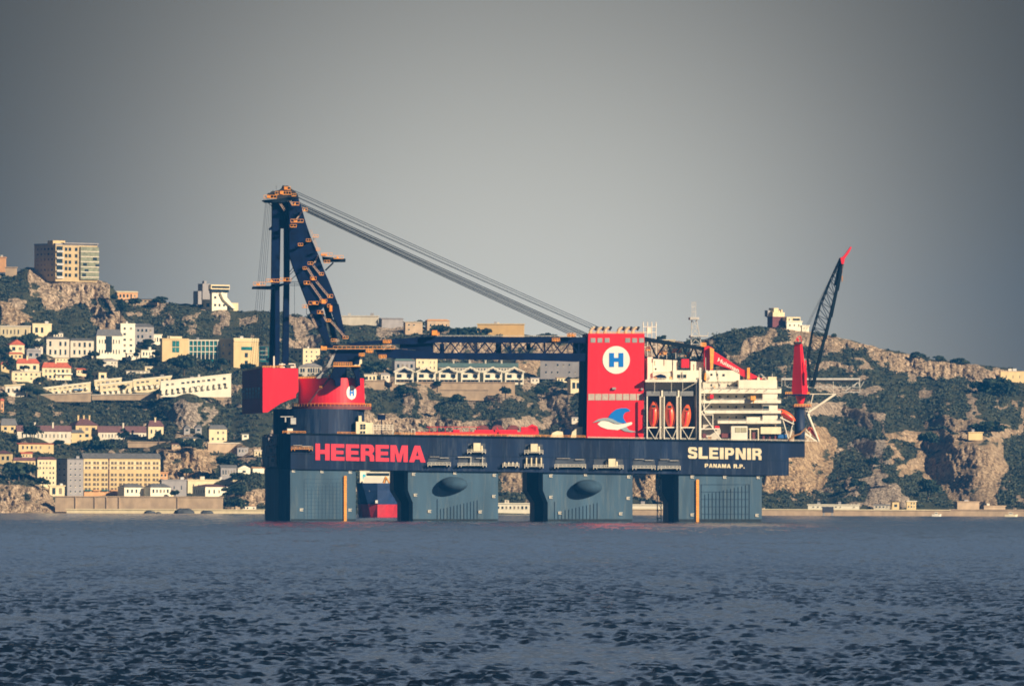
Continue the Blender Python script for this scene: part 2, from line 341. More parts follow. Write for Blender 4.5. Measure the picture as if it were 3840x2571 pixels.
q = MB(); q.box(-W*.02, 2, h, W*.27, 8, h*1.13); q.build('penthouse', YEL, o, local=True)
B = bld
B('ridge_house', 'orange building cut by the left edge on the ridge', -60, -60, 18, 966, 1012, ORW, ORW, 'flat')
B('garden_wall', 'low orange wall running along the ridge at far left', 20, 20, 62, 1004, 1030, TANW, TANW, 'flat', cat='wall', dep=3)
B('ridge_house', 'low house with pale flat roof behind the tower block cliff', 432, 440, 515, 1096, 1122, ORW, CRM, 'gable', 5, (5, 1), cat='house')
B('ridge_house', 'long low tan house under trees right of the pale roofed ridge house', 470, 470, 590, 1122, 1136, TANW, SLATE, 'shed', 3, (7, 1), cat='house')
B('hillside_house', 'grey walled house with slate roof below the ridge trees', 478, 490, 575, 1224, 1300, GRYW, SLATE, 'hip', 12, (5, 3), (1, 3))
B('hillside_house', 'row of small cream cottages under the left cliff', 0, 0, 110, 1226, 1262, CRM, PALE, 'parapet', 6, (7, 1, .35, .5), cat='house')
B('hillside_house', 'cream cube house with flat roof right of the cottages', 112, 122, 192, 1216, 1258, CRM, CRM, 'parapet', 4, (3, 1), (1, 1), cat='house')
B('villa', 'pale two storey villa with tall dark windows, left of a pair', 165, 174, 258, 1270, 1338, PALE, SLATE, 'hip', 8, (4, 2, .4, .62), (1, 2), cat='house')
B('villa', 'pale two storey villa with tall dark windows, right of a pair', 256, 264, 350, 1276, 1336, PALE, SLATE, 'hip', 8, (4, 2, .4, .62), (1, 2), cat='house')
o, W, dp, h, s = B('mansion', 'white mansion with grey pitched roof and dark recessed centre', 355, 362, 456, 1258, 1340, WHI, SLATE, 'hip', 24, (8, 2, .4, .4), None, chim=0)
lf(MB(), W, h, .36, .25, .60, .98, -.25).build('recessed_porch', DARKG, o, local=True)
B('stair_tower', 'stepped bright white tower beside the grey roofed mansion', 431, 452, 505, 1216, 1330, WHI, WHI, 'parapet', 4, (2, 5, .4, .4), (1, 4), cat='house', dd=-6)
B('hillside_house', 'white low block with dark window row beside the yellow palace', 560, 566, 606, 1256, 1290, WHI, WHI, 'flat', 3, (4, 1, .5, .5), cat='house')
B('pavilion', 'small white pavilion under a dome shaped tree', 524, 530, 580, 1314, 1338, WHI, PALE, 'parapet', 3, (4, 1, .5, .6), cat='house')
o, W, dp, h, s = B('palace_wing', 'yellow palace wing with tall teal arched window', 600, 608, 706, 1272, 1346, YEL, YEL, 'parapet', 4, None, None)
for u in (.38, .52):
    lf(MB(), W, h, u, .35, u+.12, .60, -.2).build('window', TEALG, o, local=True); lf(MB(), W, h, u, .64, u+.12, .93, -.2).build('window', TEALG, o, local=True)
lf(MB(), W, h, .28, 1.05, .74, 1.16, -.2, 1).build('pediment', CRM, o, local=True)
o, W, dp, h, s = B('glass_gallery', 'long teal glass gallery over white arches between yellow palace wings', 707, 707, 820, 1278, 1346, TEALG, WHI, 'parapet', 5, None, None, dep=8)
for k in range(8): lf(MB(), W, h, .005+.135*k, .0, .03+.135*k, 1, -.5).build('pillar', WHI, o, local=True)
for z in (.38, .70): lf(MB(), W, h, 0, z, 1, z+.05, -.45).build('floor_band', WHI, o, local=True)
for k in range(7):
    q = MB(); cx = W*(.085+.135*k)
    q.prism([Vector((cx-W*.05, -.4, 0))]+[Vector((cx+W*.05*math.cos(math.pi-i*math.pi/6), -.4, h*.20+W*.05*math.sin(i*math.pi/6))) for i in range(7)]+[Vector((cx+W*.05, -.4, 0))], (0, .2, 0)); q.build('arch', DARKG, o, local=True)
o, W, dp, h, s = B('palace_tower', 'bright yellow square palace tower with grey shaded side', 820, 876, 968, 1272, 1376, YEL, CRM, 'parapet', 5, None, (2, 3, .3, .35), psi=42)
lf(MB(), W, h, .30, .62, .74, .74, -.15).build('window', TEALG, o, local=True); lf(MB(), W, h, .44, .36, .56, .52, -.15).build('window', DARKG, o, local=True); lf(MB(), W, h, .44, .10, .56, .24, -.15).build('window', DARKG, o, local=True)
lf(MB(), W, h, .0, .93, 1, .96, -.5).build('cornice', CRM, o, local=True)
B('glass_annex', 'small teal glass block right of the yellow palace tower', 971, 971, 1007, 1298, 1350, TEALG, SLATE, 'flat', 3, (3, 3, .8, .8), gm=DARKG)
# control tower on the ridge
o, W, dp, h, s = B('signal_station', 'white signal station with sloping white roof on the ridge', 738, 795, 850, 1098, 1160, WHI, WHI, 'parapet', 3, (3, 2, .5, .3), (2, 2), psi=40)
lf(MB(), W, h, -.1, 1.05, 1.05, 1.22, -1, 5).build('lookout_cabin', DARKG, o, local=True); lf(MB(), W, h, -.15, 1.22, 1.1, 1.50, -1.2, 5.2).build('lookout_cabin', CRM, o, local=True)
lf(MB(), W, h, -.1, 1.30, 1.05, 1.42, -1.5, -1.2).build('window', DARKG, o, local=True)
q = MB(); q.box(-7, 1, h*.6, -1, 6, h*1.55); q.box(-5, 2, h*1.55, -3, 4, h*1.72); q.box(-10, 2, h*.3, -7, 7, h*1.1); q.build('stair_tower', GRYW, o, local=True)
q = MB(); q.prism([Vector((W*.45, -2.2, h*.98)), Vector((W*.55, -2.2, h*1.05)), Vector((W*1.0, -2.2, h*.6)), Vector((W*1.45, -2.2, h*.05)), Vector((W*1.25, -2.2, h*.08)), Vector((W*.65, -2.2, h*.6))], (0, 3, 0)); q.build('sloping_roof', WHI, o, local=True)
q = MB(); q.box(W*1.2, 0, -1, W*1.75, 5, h*.42); q.build('side_block', CRM, o, local=True)
B('hillside_house', 'pale yellow apartment house behind the tall crane legs', 1083, 1136, 1199, 1308, 1362, CRM, CRM, 'parapet', 3, (3, 3, .3, .35), (3, 3), psi=40)
B('hillside_house', 'low house with pale roof and window strip above the red drum', 1120, 1120, 1205, 1374, 1402, PALE, GRYW, 'hip', 14, (8, 1, .7, .6), cat='house')
B('hillside_house', 'cream gable house behind the right end of the crane platform', 1318, 1322, 1357, 1346, 1372, CRM, SLATE, 'shed', 4, (1, 1), cat='house')
B('flat_roofed_bungalow', 'flat roofed bungalow with wide window right of the red drum', 1362, 1366, 1412, 1406, 1428, CRM, PALE, 'flat', 3, (3, 1, .6, .6), cat='house')
B('terrace_wall', 'pale stone terrace wall under the flat roofed bungalow', 1362, 1362, 1440, 1428, 1452, TANW, TANW, 'flat', cat='wall', dep=3)
# ridge buildings in the middle
B('ridge_building', 'long grey beige building on the ridge right of the leaning crane leg', 1282, 1282, 1417, 1186, 1212, PALE, PALE, 'flat', 3, None)
B('ridge_building', 'grey sheds with low roofs in the middle of the ridge', 1420, 1432, 1512, 1196, 1226, GRYW, GRYW, 'gable', 5, None)
B('ridge_building', 'beige stone house half hidden by a bush on the ridge', 1513, 1520, 1584, 1208, 1246, TANW, PALE, 'shed', 4, (3, 2, .3, .3))
B('ridge_building', 'orange beige building with sloping roof on the ridge', 1594, 1602, 1686, 1202, 1236, TANW, ORW, 'hip', 6, (5, 1, .3, .3))
B('ridge_building', 'long plain ochre yellow building on the ridge above the boom', 1790, 1790, 1964, 1216, 1256, mat('ochre_render', (.60, .40, .16), .85, .08, .2), YEL, 'flat', 3, None)
B('ridge_building', 'low cream shed on the ridge right of the red tower', 2488, 2488, 2530, 1276, 1288, CRM, CRM, 'flat', 3, None)
# behind the villa row
B('terrace_block', 'long green roofed block behind the gabled villas', 1640, 1640, 1940, 1376, 1392, PALE, GROOF, 'gable', 16, (24, 1, .4, .5), chim=4, dd=4)
B('terrace_block', 'yellow two storey block behind the second gabled villa', 1556, 1560, 1640, 1346, 1390, CRM, CRM, 'parapet', 3, (5, 2, .3, .4), dd=4)
B('terrace_block', 'grey blue house with flat roof behind the first gabled villa', 1470, 1480, 1556, 1352, 1392, GRYW, GROOF, 'hip', 8, (4, 1, .5, .4), dd=4)
B('grey_block', 'grey shaded block with faint windows left of the red tower', 2026, 2026, 2200, 1352, 1412, GRYW, GRYW, 'parapet', 2, (7, 2, .25, .3), dep=12)
B('hillside_house', 'small cream house between rocks under the grey block', 2084, 2088, 2126, 1416, 1432, CRM, TANW, 'shed', 3, (3, 1), cat='house')
B('hillside_house', 'cream house with barred balcony beside the red tower', 2128, 2140, 2196, 1424, 1466, CRM, CRM, 'flat', 3, (3, 1, .7, .6), cat='house')
# gabled villas: one built with parts, five copies
def make_villa():
    yb = 1431; D = DT(1516, yb)-4; s = F/D; W = 66/s; h = 38/s; R = 17/s
    o = thing('gabled_villa', '', 'house', at(1483, yb, D), 0, 'white gabled villas in a row on the retaining wall')
    MB().box(0, 0, -1.5, W, 11, h).build('wall', WHI, o, local=True)
    r = MB(); e = 1.2
    for sgn in (0, 1):
        a = (-e, h-.4) if not sgn else (W+e, h-.4); b = (W/2, h+R)
        r.prism([Vector((a[0], -2.2, a[1])), Vector((b[0], -2.2, b[1])), Vector((b[0], -2.2, b[1]+.5)), Vector((a[0], -2.2, a[1]+.5))], (0, 13.5, 0))
    rf = r.build('roof', GRYW, o, local=True)
    r = MB()
    for sgn in (0, 1):
        a = (-e, h-.4) if not sgn else (W+e, h-.4); b = (W/2, h+R)
        r.prism([Vector((a[0], -2.5, a[1]-.25)), Vector((b[0], -2.5, b[1]-.25)), Vector((b[0], -2.5, b[1]+.62)), Vector((a[0], -2.5, a[1]+.62))], (0, .28, 0))
    r.build('bargeboard', WHI, rf, local=True)
    q = MB(); q.prism([Vector((W*.12, -.15, h-.6)), Vector((W*.88, -.15, h-.6)), Vector((W/2, -.15, h+R-.7))], (0, .5, 0)); q.build('gable_glass', DARKG, o, local=True)
    for u in (.08, .64): MB().box(W*u, -.12, h*.42, W*(u+.27), .1, h*.75).build('window', DARKG, o, local=True)
    MB().box(0, -2.2, h*.22, W, 0, h*.30).build('balcony', WHI, o, local=True)
    for u in (.05, .30, .55, .80): MB().box(W*u, -.12, 0, W*(u+.17), .1, h*.2).build('window', DARKG, o, local=True)
    for u in (0, 1): MB().box(W*u-.35, -2.3, -1.5, W*u+.35, -1.7, h-.2).build('column', WHI, o, local=True)
    BRECT.append((1470, 1372, 1975, 1434)); return o
v0 = make_villa()
VL = ['white gabled villa at the left end of the villa row', 'second gabled villa from the left, in front of the yellow block', 'third gabled villa from the left in the row', 'fourth gabled villa from the left in the row', 'fifth gabled villa from the left, above the narrow pale wall patch', 'gabled villa at the right end of the row, next to the tan rock']
for i, x in enumerate((1483, 1566, 1648, 1731, 1815, 1896)):
    v = v0 if i == 0 else copy_tree(v0)
    D = DT(1516, 1431)-4; v.location = at(x, 1431+i*.3, D+i*2); v['label'] = VL[i]
B('retaining_wall', 'long beige retaining wall under the row of gabled villas', 1462, 1462, 1930, 1434, 1472, TANW, TANW, 'flat', cat='wall', dep=4, dd=-8)
B('retaining_wall', 'taller middle bay of beige wall below the gabled villas', 1650, 1650, 1830, 1462, 1492, TANW, TANW, 'flat', cat='wall', dep=4, dd=-6)
# left side, middle heights
B('hillside_house', 'cream house with small orange gable roof at the left edge', 28, 36, 90, 1292, 1322, CRM, TILE, 'front', 20, (2, 1), cat='house')
B('hillside_house', 'ochre walled house under the small orange gable', 30, 34, 84, 1326, 1346, YEL, TILE, 'hip', 6, (3, 1), cat='house')
B('hillside_house', 'grey cottage right of the orange gable house', 92, 100, 152, 1316, 1344, GRYW, GRYW, 'hip', 10, (2, 1), cat='house')
B('red_roofed_house', 'cream house with long orange tiled roof above the wide red roof house', 54, 62, 145, 1362, 1392, CRM, TILE, 'hip', 18, (3, 1), chim=1, cat='house')
o, W, dp, h, s = B('red_roofed_house', 'three storey cream house with wide red tiled hip roof', 148, 158, 264, 1378, 1424, CRM, TILE, 'hip', 20, (6, 2, .55, .5), chim=1, cat='house')
lf(MB(), W, h, .45, .45, 1.02, .56, -1.4).build('balcony', WHI, o, local=True); lf(MB(), W, h, .45, .0, 1.02, .08, -1.4).build('balcony', WHI, o, local=True)
B('hillside_house', 'cream block with flat roof below the orange roofed house', 36, 44, 150, 1394, 1428, CRM, PALE, 'flat', 3, (5, 2, .4, .4), cat='house')
B('hillside_house', 'half hidden pale house at the left edge above the terraces', 18, 20, 90, 1448, 1482, PALE, CRM, 'shed', 5, (4, 1), cat='house', slope=6)
B('small_block', 'small cream block standing above the stepped terraces', 340, 370, 398, 1398, 1424, CRM, CRM, 'parapet', 2, (1, 1), (2, 1, .6, .5), cat='house', psi=42)
TR = [('terraced_houses', 'lowest left run of cream terraced houses with blue awning', 146, 338, 1458, 1482, 24, 9),
 ('terraced_houses', 'short upper run of cream terraced houses behind the small block', 352, 455, 1428, 1460, 10, 5),
 ('terraced_houses', 'cream terraced houses in the lower middle run', 373, 496, 1444, 1482, 14, 6),
 ('terraced_houses', 'upper cream terraced houses rising to the right', 497, 643, 1426, 1462, 16, 7),
 ('terraced_houses', 'long white terraced houses ending right before the counterweight', 600, 865, 1432, 1478, 30, 12)]
for nm, lb, a, b_, yt, yb, sl, nw in TR:
    o, W, dp, h, s = B(nm, lb, a, a+2, b_, yt, yb, CRM if a < 500 else WHI, WHI, 'parapet', 4, (nw, 2, .6, .36), None, slope=sl, psi=12, group='cream terraced houses stepping along the slope')
    for k in range(nw):
        q = MB().hexa([(W*(k+.1)/nw, -1.6, h*.0+sl/s*k/nw), (W*(k+.55)/nw, -1.6, h*.0+sl/s*k/nw), (W*(k+.55)/nw, -1.6, h*.34+sl/s*k/nw), (W*(k+.1)/nw, -1.6, h*.34+sl/s*k/nw), (W*(k+.1)/nw, -.1, h*.0+sl/s*k/nw), (W*(k+.55)/nw, -.1, sl/s*k/nw), (W*(k+.55)/nw, -.1, h*.34+sl/s*k/nw), (W*(k+.1)/nw, -.1, h*.34+sl/s*k/nw)])
        q.build('porch', WHI, o, local=True)
    if nw == 9:
        q = MB(); q.box(W*.66, -2.6, h*.9, W*.84, -.1, h*1.02); q.build('awning', mat('awning_blue', (.03, .22, .55), .7), o, local=True)
B('terrace_wall', 'pale retaining wall under the left run of terraced houses', 55, 55, 340, 1486, 1496, TANW, PALE, 'flat', cat='wall', dep=3, slope=14)
B('terrace_wall', 'pale retaining wall under the right run of terraced houses', 345, 345, 840, 1482, 1490, TANW, PALE, 'flat', cat='wall', dep=3, slope=14)
B('hillside_house', 'cream cabin on the wooded slope above the long terraces', 540, 544, 570, 1376, 1392, CRM, PALE, 'flat', 2, (1, 1), cat='house')
B('long_low_house', 'long low pale house under trees above the upper terraces', 470, 474, 612, 1390, 1398, PALE, PALE, 'shed', 2, (8, 1), cat='house')
XH = [('small pale cottage under the tower block cliff, left of the rock foot', 196, 236, 1248, 1266, PALE, SLATE, 'hip', 6), ('tiny white house squeezed between the cottages and the first pale villa', 118, 150, 1272, 1290, WHI, PALE, 'flat', 2),
 ('grey roofed house tucked left of the first pale villa', 120, 160, 1298, 1318, PALE, SLATE, 'gable', 8), ('low white house at the foot of the stepped bright white tower', 470, 524, 1326, 1344, WHI, PALE, 'flat', 2), ('cream lean-to house below the two pale villas', 200, 262, 1342, 1356, CRM, PALE, 'shed', 3),
 ('pale house among trees below the grey roofed mansion', 380, 440, 1352, 1368, PALE, GRYW, 'hip', 7), ('small cream house right of the wide red roof house', 282, 322, 1386, 1402, CRM, TILE, 'hip', 6), ('white cabin under the yellow palace tower', 906, 940, 1390, 1402, WHI, PALE, 'flat', 2),
 ('terracotta roofed house between the red roof house and the left edge', 0, 34, 1366, 1390, YEL, TILE, 'hip', 9), ('pink roofed house low at the left edge below the terraces', 0, 14, 1502, 1540, ORW, TILE, 'hip', 8), ('ochre cottage below the orange trimmed terrace at the left', 74, 120, 1700, 1716, YEL, TILE, 'gable', 6),
 ('small cream hut on the slope right of the yellow villa terrace', 950, 980, 1690, 1706, CRM, PALE, 'flat', 2), ('low tan outbuilding between barracks and stone terrace', 640, 676, 1664, 1676, TANW, TILED, 'shed', 3), ('pale cabin above the retaining wall beside the first gabled villa', 1424, 1462, 1404, 1424, PALE, GRYW, 'hip', 6),
 ('small grey house over the rocks at the right end of the villa wall', 1986, 2022, 1418, 1434, PALE, GRYW, 'flat', 2), ('cream ridge cottage between the wide flat tree and orange beige building', 1700, 1730, 1236, 1250, CRM, PALE, 'shed', 3), ('white hut low behind the deck near the cable drum', 2140, 2176, 1566, 1580, PALE, GRYW, 'flat', 2),
 ('pale shed on the shore behind the dark corner column', 900, 960, 1896, 1912, PALE, ORW, 'shed', 3), ('small cream store between the gatehouses and the big barracks', 620, 650, 1840, 1856, CRM, TILED, 'shed', 4)]
for lb, a, b_, yt, yb, wm_, rm_, rt, rh_ in XH: B('cottage', lb, a, a+(b_-a)*.12, b_, yt, yb, wm_, rm_, rt, rh_, (max(1, int((b_-a)/13)), 1, .4, .45), cat='house')
# barracks zone
B('corner_pavilion', 'yellow pavilion with grey pyramid roof at the left edge', 0, 4, 61, 1594, 1618, YEL, SLATE, 'hip', 26, (2, 1, .4, .5), cat='house')
B('long_roofed_barracks', 'long low barracks with maroon tiled roof left of the chimney house', 60, 64, 262, 1616, 1650, PALE, TILED, 'gable', 22, (12, 1, .3, .5), chim=2)
o, W, dp, h, s = B('chimney_house', 'yellow two storey house with maroon hip roof and tall chimneys', 256, 284, 366, 1594, 1646, YEL, TILED, 'hip', 26, (3, 2, .5, .5), (1, 2), chim=3, cat='house')
B('dark_roofed_house', 'yellow house with dark hip roof below the chimney house', 226, 232, 314, 1622, 1664, YEL, SLATE, 'hip', 12, (4, 2, .45, .55), cat='house')
B('long_roofed_barracks', 'long barracks with maroon roof right of the chimney house', 366, 368, 552, 1620, 1646, PALE, TILED, 'gable', 24, (14, 1, .3, .5), chim=1)
B('end_house', 'cream house with maroon hip roof and chimney closing the barracks row', 548, 556, 612, 1598, 1636, CRM, TILED, 'hip', 22, (3, 1, .35, .4), chim=1, cat='house')
B('bungalow', 'small cream bungalow with three dark windows under the grey rocks', 676, 682, 745, 1644, 1658, CRM, SLATE, 'hip', 7, (4, 1, .4, .7), cat='house')
B('gabled_cottage', 'grey cottage with white gable edges above the small bungalow', 684, 690, 712, 1604, 1622, GRYW, SLATE, 'front', 12, (1, 1), cat='house')
B('gabled_cottage', 'grey cottage with white gable edge right of its twin', 728, 732, 756, 1602, 1622, GRYW, SLATE, 'front', 12, (1, 1), cat='house')
o, W, dp, h, s = B('yellow_villa', 'bright yellow villa with slate roof on a pale stone terrace', 776, 784, 850, 1608, 1658, CRM, SLATE, 'hip', 16, (3, 2, .35, .4), (1, 2), cat='house')
B('terrace_wall', 'pale stone terrace wall carrying the yellow villa', 776, 780, 942, 1662, 1688, TANW, PALE, 'flat', cat='wall', dep=4)
B('ruin', 'roofless grey stone house with two dark openings by the terrace', 886, 890, 930, 1680, 1700, GRYW, GRYW, 'parapet', 3, (3, 1, .4, .6), cat='house')
B('white_shed', 'small white shed left of the dark hull corner', 905, 908, 932, 1628, 1642, WHI, GALV, 'shed', 3, (1, 1), cat='house')
B('garden_wall', 'long tan garden wall below the barracks row', 480, 480, 640, 1658, 1668, TANW, TANW, 'flat', cat='wall', dep=2)
B('terrace_house', 'low ochre terrace houses with orange trim above the white wing', 64, 70, 198, 1664, 1690, YEL, TILE, 'shed', 4, (7, 1, .4, .5), cat='house')
B('terrace_house', 'ochre house with red roof at the left edge above the trees', -20, -20, 42, 1700, 1734, YEL, TILED, 'hip', 14, (3, 1), cat='house')
B('terrace_house', 'long ochre house with red roof beside the white wing', 46, 50, 134, 1726, 1746, YEL, TILED, 'hip', 12, (6, 1, .4, .5), cat='house')
B('terrace_house', 'small orange box building right of the big yellow barracks', 596, 598, 628, 1772, 1790, ORW, ORW, 'flat', 2, (2, 1), cat='house')
o, W, dp, h, s = B('white_wing', 'cream three storey wing with arches left of the grey stair block', 132, 140, 209, 1722, 1822, CRM, TILED, 'hip', 10, (5, 5, .4, .45), None)
B('arcade', 'small cream arcade with two dark arches at the foot of the white wing', 182, 186, 241, 1822, 1858, CRM, CRM, 'flat', 3, (2, 1, .5, .75), cat='arcade')
B('stair_block', 'tall block painted shade grey with small windows left of the yellow barracks', 209, 252, 310, 1722, 1858, GRYW, SLATE, 'parapet', 4, (3, 6, .25, .3), (2, 6, .3, .3), psi=40)  # the wing's shade is put into its grey wall colour
# the big barracks
xl, xc, xr, yt, yb = 300, 313, 597, 1718, 1856
o, W, dp, h, s = B('yellow_barracks', 'big yellow seafront barracks with rows of windows and grey roof', xl, xc, xr, yt, yb, YEL, SLATE, 'gable', 20, None, None, psi=20)
for k in range(2): MB().box(W*.0, -.12, h*(.70+.13*k), W, 0, h*(.80+.13*k)).build('plaster_band', CRM, o, local=True)
MB().box(W*.325, -.5, 0, W*.335, 0, h).build('drainpipe', TILED, o, local=True)
wq = None
for i in range(9):
    for j in range(6):
        x = W*(.055+i*.109+(0 if i < 3 else .012)); z = h*(.17+.13*j) if j < 4 else h*(.75+.13*(j-4))
        if wq is None:
            wq = MB().box(-1.7, -.25, -.75, 1.7, -.05, .75).build('window', mat('window_brown', (.10, .065, .03), .5), o, local=True)
            fq = MB().box(-.22, -.35, -.75, .22, -.25, .75).build('window_pillar', CRM, wq, local=True); n = wq
        else:
            n = wq.copy(); COL.objects.link(n); f2 = fq.copy(); COL.objects.link(f2); f2.parent = n
        n.location = (x, 0, z)
for i in range(9):
    MB().box(W*(.055+i*.109+(0 if i < 3 else .012))-2.1, -1.3, h*.12, W*(.055+i*.109+(0 if i < 3 else .012))+2.1, -.36, h*.15).build('balcony', (ORW if i % 2 else TEALG), o, local=True)
MB().box(0, -1.2, -1.5, W*.9, -.1, h*.09).build('ground_floor', ORW, o, local=True)
B('gatehouse', 'left of two low white houses with dark hip roofs before the barracks', 440, 466, 538, 1826, 1854, WHI, SLATE, 'hip', 14, (4, 1, .4, .5), None, dd=-10, cat='house', psi=40, group='low white gatehouses before the barracks')
B('gatehouse', 'right of two low white houses with dark hip roofs before the barracks', 540, 564, 638, 1826, 1854, WHI, SLATE, 'hip', 14, (5, 1, .5, .5), None, dd=-10, cat='house', psi=40, group='low white gatehouses before the barracks')
B('boat_store', 'large grey shaded store between barracks and cream depot', 602, 606, 698, 1800, 1856, GRYW, GRYW, 'flat', 2, (3, 1, .12, .3))
B('long_depot', 'long cream depot with a brown tiled front roof', 696, 704, 884, 1800, 1840, CRM, CRM, 'flat', 3, (8, 1, .2, .3))
B('front_depot', 'white and grey waterfront house with brown roof before the cream depot', 720, 770, 852, 1824, 1860, WHI, TILED, 'hip', 10, (4, 1, .3, .4), (5, 1, .25, .4), dd=-8, psi=45, cat='house')
B('slope_house', 'grey two storey cottage left of the bright white gable', 822, 828, 886, 1752, 1788, GRYW, SLATE, 'gable', 10, (5, 1, .4, .5), cat='house')
B('slope_house', 'bright white gabled cottage near the dark column', 890, 892, 938, 1756, 1778, WHI, WHI, 'front', 12, (1, 1, .3, .4), cat='house')
B('slope_house', 'pale hut with pinkish roof against the dark column', 944, 948, 990, 1754, 1768, WHI, ORW, 'shed', 4, None, cat='house')
o, W, dp, h, s = B('sea_wall', 'tall tan stone sea wall along the left shore', 207, 207, 835, 1862, 1908, TANW, TANW, 'flat', cat='wall', dep=5, dd=-14)
for u in (.12, .235, .305, .38, .73): MB().box(W*u, -.5, 0, W*u+.5, 0, h).build('buttress', TANW, o, local=True)
B('quay', 'low cream quay ledge at the foot of the tan sea wall', 250, 250, 990, 1910, 1917, CRM, CRM, 'flat', cat='quay', dep=6, dd=-22)
# behind / between the columns
B('harbour_shed', 'bright white harbour shed seen between the second and third column', 1838, 1838, 1990, 1888, 1916, WHI, WHI, 'flat', 3, (9, 1, .5, .4), dep=10, dd=-4)
B('harbour_shed', 'pale harbour shed seen between third and fourth column', 2350, 2350, 2490, 1893, 1908, WHI, WHI, 'flat', 3, None, dep=10, dd=-4)
B('shore_house', 'white house with bright blue window seen behind the blue ship', 1346, 1350, 1384, 1766, 1806, WHI, WHI, 'flat', 3, (1, 1, .5, .5), gm=mat('pool_blue', (.05, .45, .6), .3), cat='house')
B('quay_wall', 'long sand coloured quay wall running along the right shore', 1990, 1990, 3560, 1908, 1928, TANW, CRM, 'flat', cat='quay', dep=8, dd=-16)
B('quay_wall', 'darker stepped quay wall at the far right', 3562, 3562, 4000, 1912, 1932, TANW, TANW, 'flat', cat='quay', dep=8, dd=-16)
B('quay_store', 'long low white store on the quay right of the last column', 3030, 3030, 3222, 1893, 1906, WHI, WHI, 'flat', 2, (10, 1, .4, .3), dd=-6)
B('quay_store', 'pale grey low hut in the middle of the right quay', 3276, 3276, 3336, 1893, 1906, PALE, GALV, 'shed', 3, (4, 1), cat='house', dd=-6)
B('quay_store', 'yellow cube hut with open roof on the right quay', 3340, 3346, 3372, 1884, 1906, YEL, YEL, 'parapet', 2, (1, 1), cat='house', dd=-6)
B('quay_store', 'mottled yellow hut right of the yellow cube hut', 3398, 3400, 3436, 1880, 1906, YEL, PALE, 'flat', 2, (3, 2), cat='house', dd=-6)
B('quay_store', 'tan windowless block on the quay under the big cliff', 3580, 3590, 3674, 1882, 1910, TANW, TANW, 'flat', 2, None, dd=-8)
B('quay_store', 'lower tan block right of the windowless block on the quay', 3680, 3690, 3772, 1898, 1912, TANW, TANW, 'flat', 2, None, dd=-8)
B('cliff_house', 'plain ochre building standing on top of the right cliff', 3628, 3632, 3686, 1622, 1640, YEL, YEL, 'flat', 2, None, dd=-4)
B('ridge_fort', 'ochre stone fort wall on the ridge at the right edge', 3748, 3752, 3900, 1392, 1432, YEL, TANW, 'parapet', 2, (5, 1, .1, .3), dd=-6)
# hilltop battery
o, W, dp, h, s = B('hilltop_battery', 'maroon box building with cream storeys on the right hilltop', 2878, 2897, 2948, 1190, 1226, MAROON, MAROON, 'flat', 2, None, None, psi=40)
q = MB(); q.box(W*.1, 1, h+.6, W*.98, 8, h*1.55); q.build('upper_storey', CRM, o, local=True)
q = MB(); q.box(W*.25, 2, h*1.55, W*.6, 7, h*2.0); q.box(W*.62, 2, h*1.55, W*.72, 6, h*1.75); q.box(W*.8, 2, h*1.55, W*.9, 5, h*1.85); q.build('lookout', CRM, o, local=True)
q = MB(); q.box(.2, 5, h+.6, W*.25, 8, h*1.75); q.build('stair_tower', GRYW, o, local=True)
o, W, dp, h, s = B('hilltop_station', 'bright white stepped station right of the maroon box on the hilltop', 2948, 2950, 3008, 1206, 1232, WHI, WHI, 'flat', 2, (3, 1, .3, .3))
q = MB(); q.box(W*.05, 1, h+.6, W*.95, 7, h*1.7); q.build('upper_storey', CRM, o, local=True)
MB().box(W*.45, .7, h*1.2, W*.9, 1, h*1.5).build('window', DARKG, o, local=True)
B('hilltop_station', 'lowest small white annex stepping down the hilltop', 3006, 3008, 3034, 1222, 1238, WHI, WHI, 'flat', 2, (2, 1, .3, .3))
# ------------------------------------------------------------------ terrain mesh
free = np.ones(PX.shape)
for x0, y0, x1, y1 in BRECT: free[(PX > x0-6) & (PX < x1+6) & (PY > y0-0) & (PY < y1+16)] = 0
free = blur(blur(free, 5, 0), 3, 1)
rid = 1-np.abs(fbm(PX, PY*.55, 90, 5, 41, .6))*2
REL = (ROCK*(rid*6+fbm(PX, PY*.6, 34, 5, 51, .72)*10+fbm(PX, PY*.4, 11, 3, 57, .7)*4.5)+(1-ROCK)*(fbm(PX, PY, 80, 4, 61)*7))
shore = np.clip(T*14, 0, 1)
DD = D0-REL*free*shore*.9+(1-free)*4
c, s_ = math.cos(ROLL), math.sin(ROLL)
X = ((PX-1920)*c+(PY-HZ)*s_)*DD/F; Z = H-((PY-HZ)*c-(PX-1920)*s_)*DD/F
Z[:, 0] = -.8
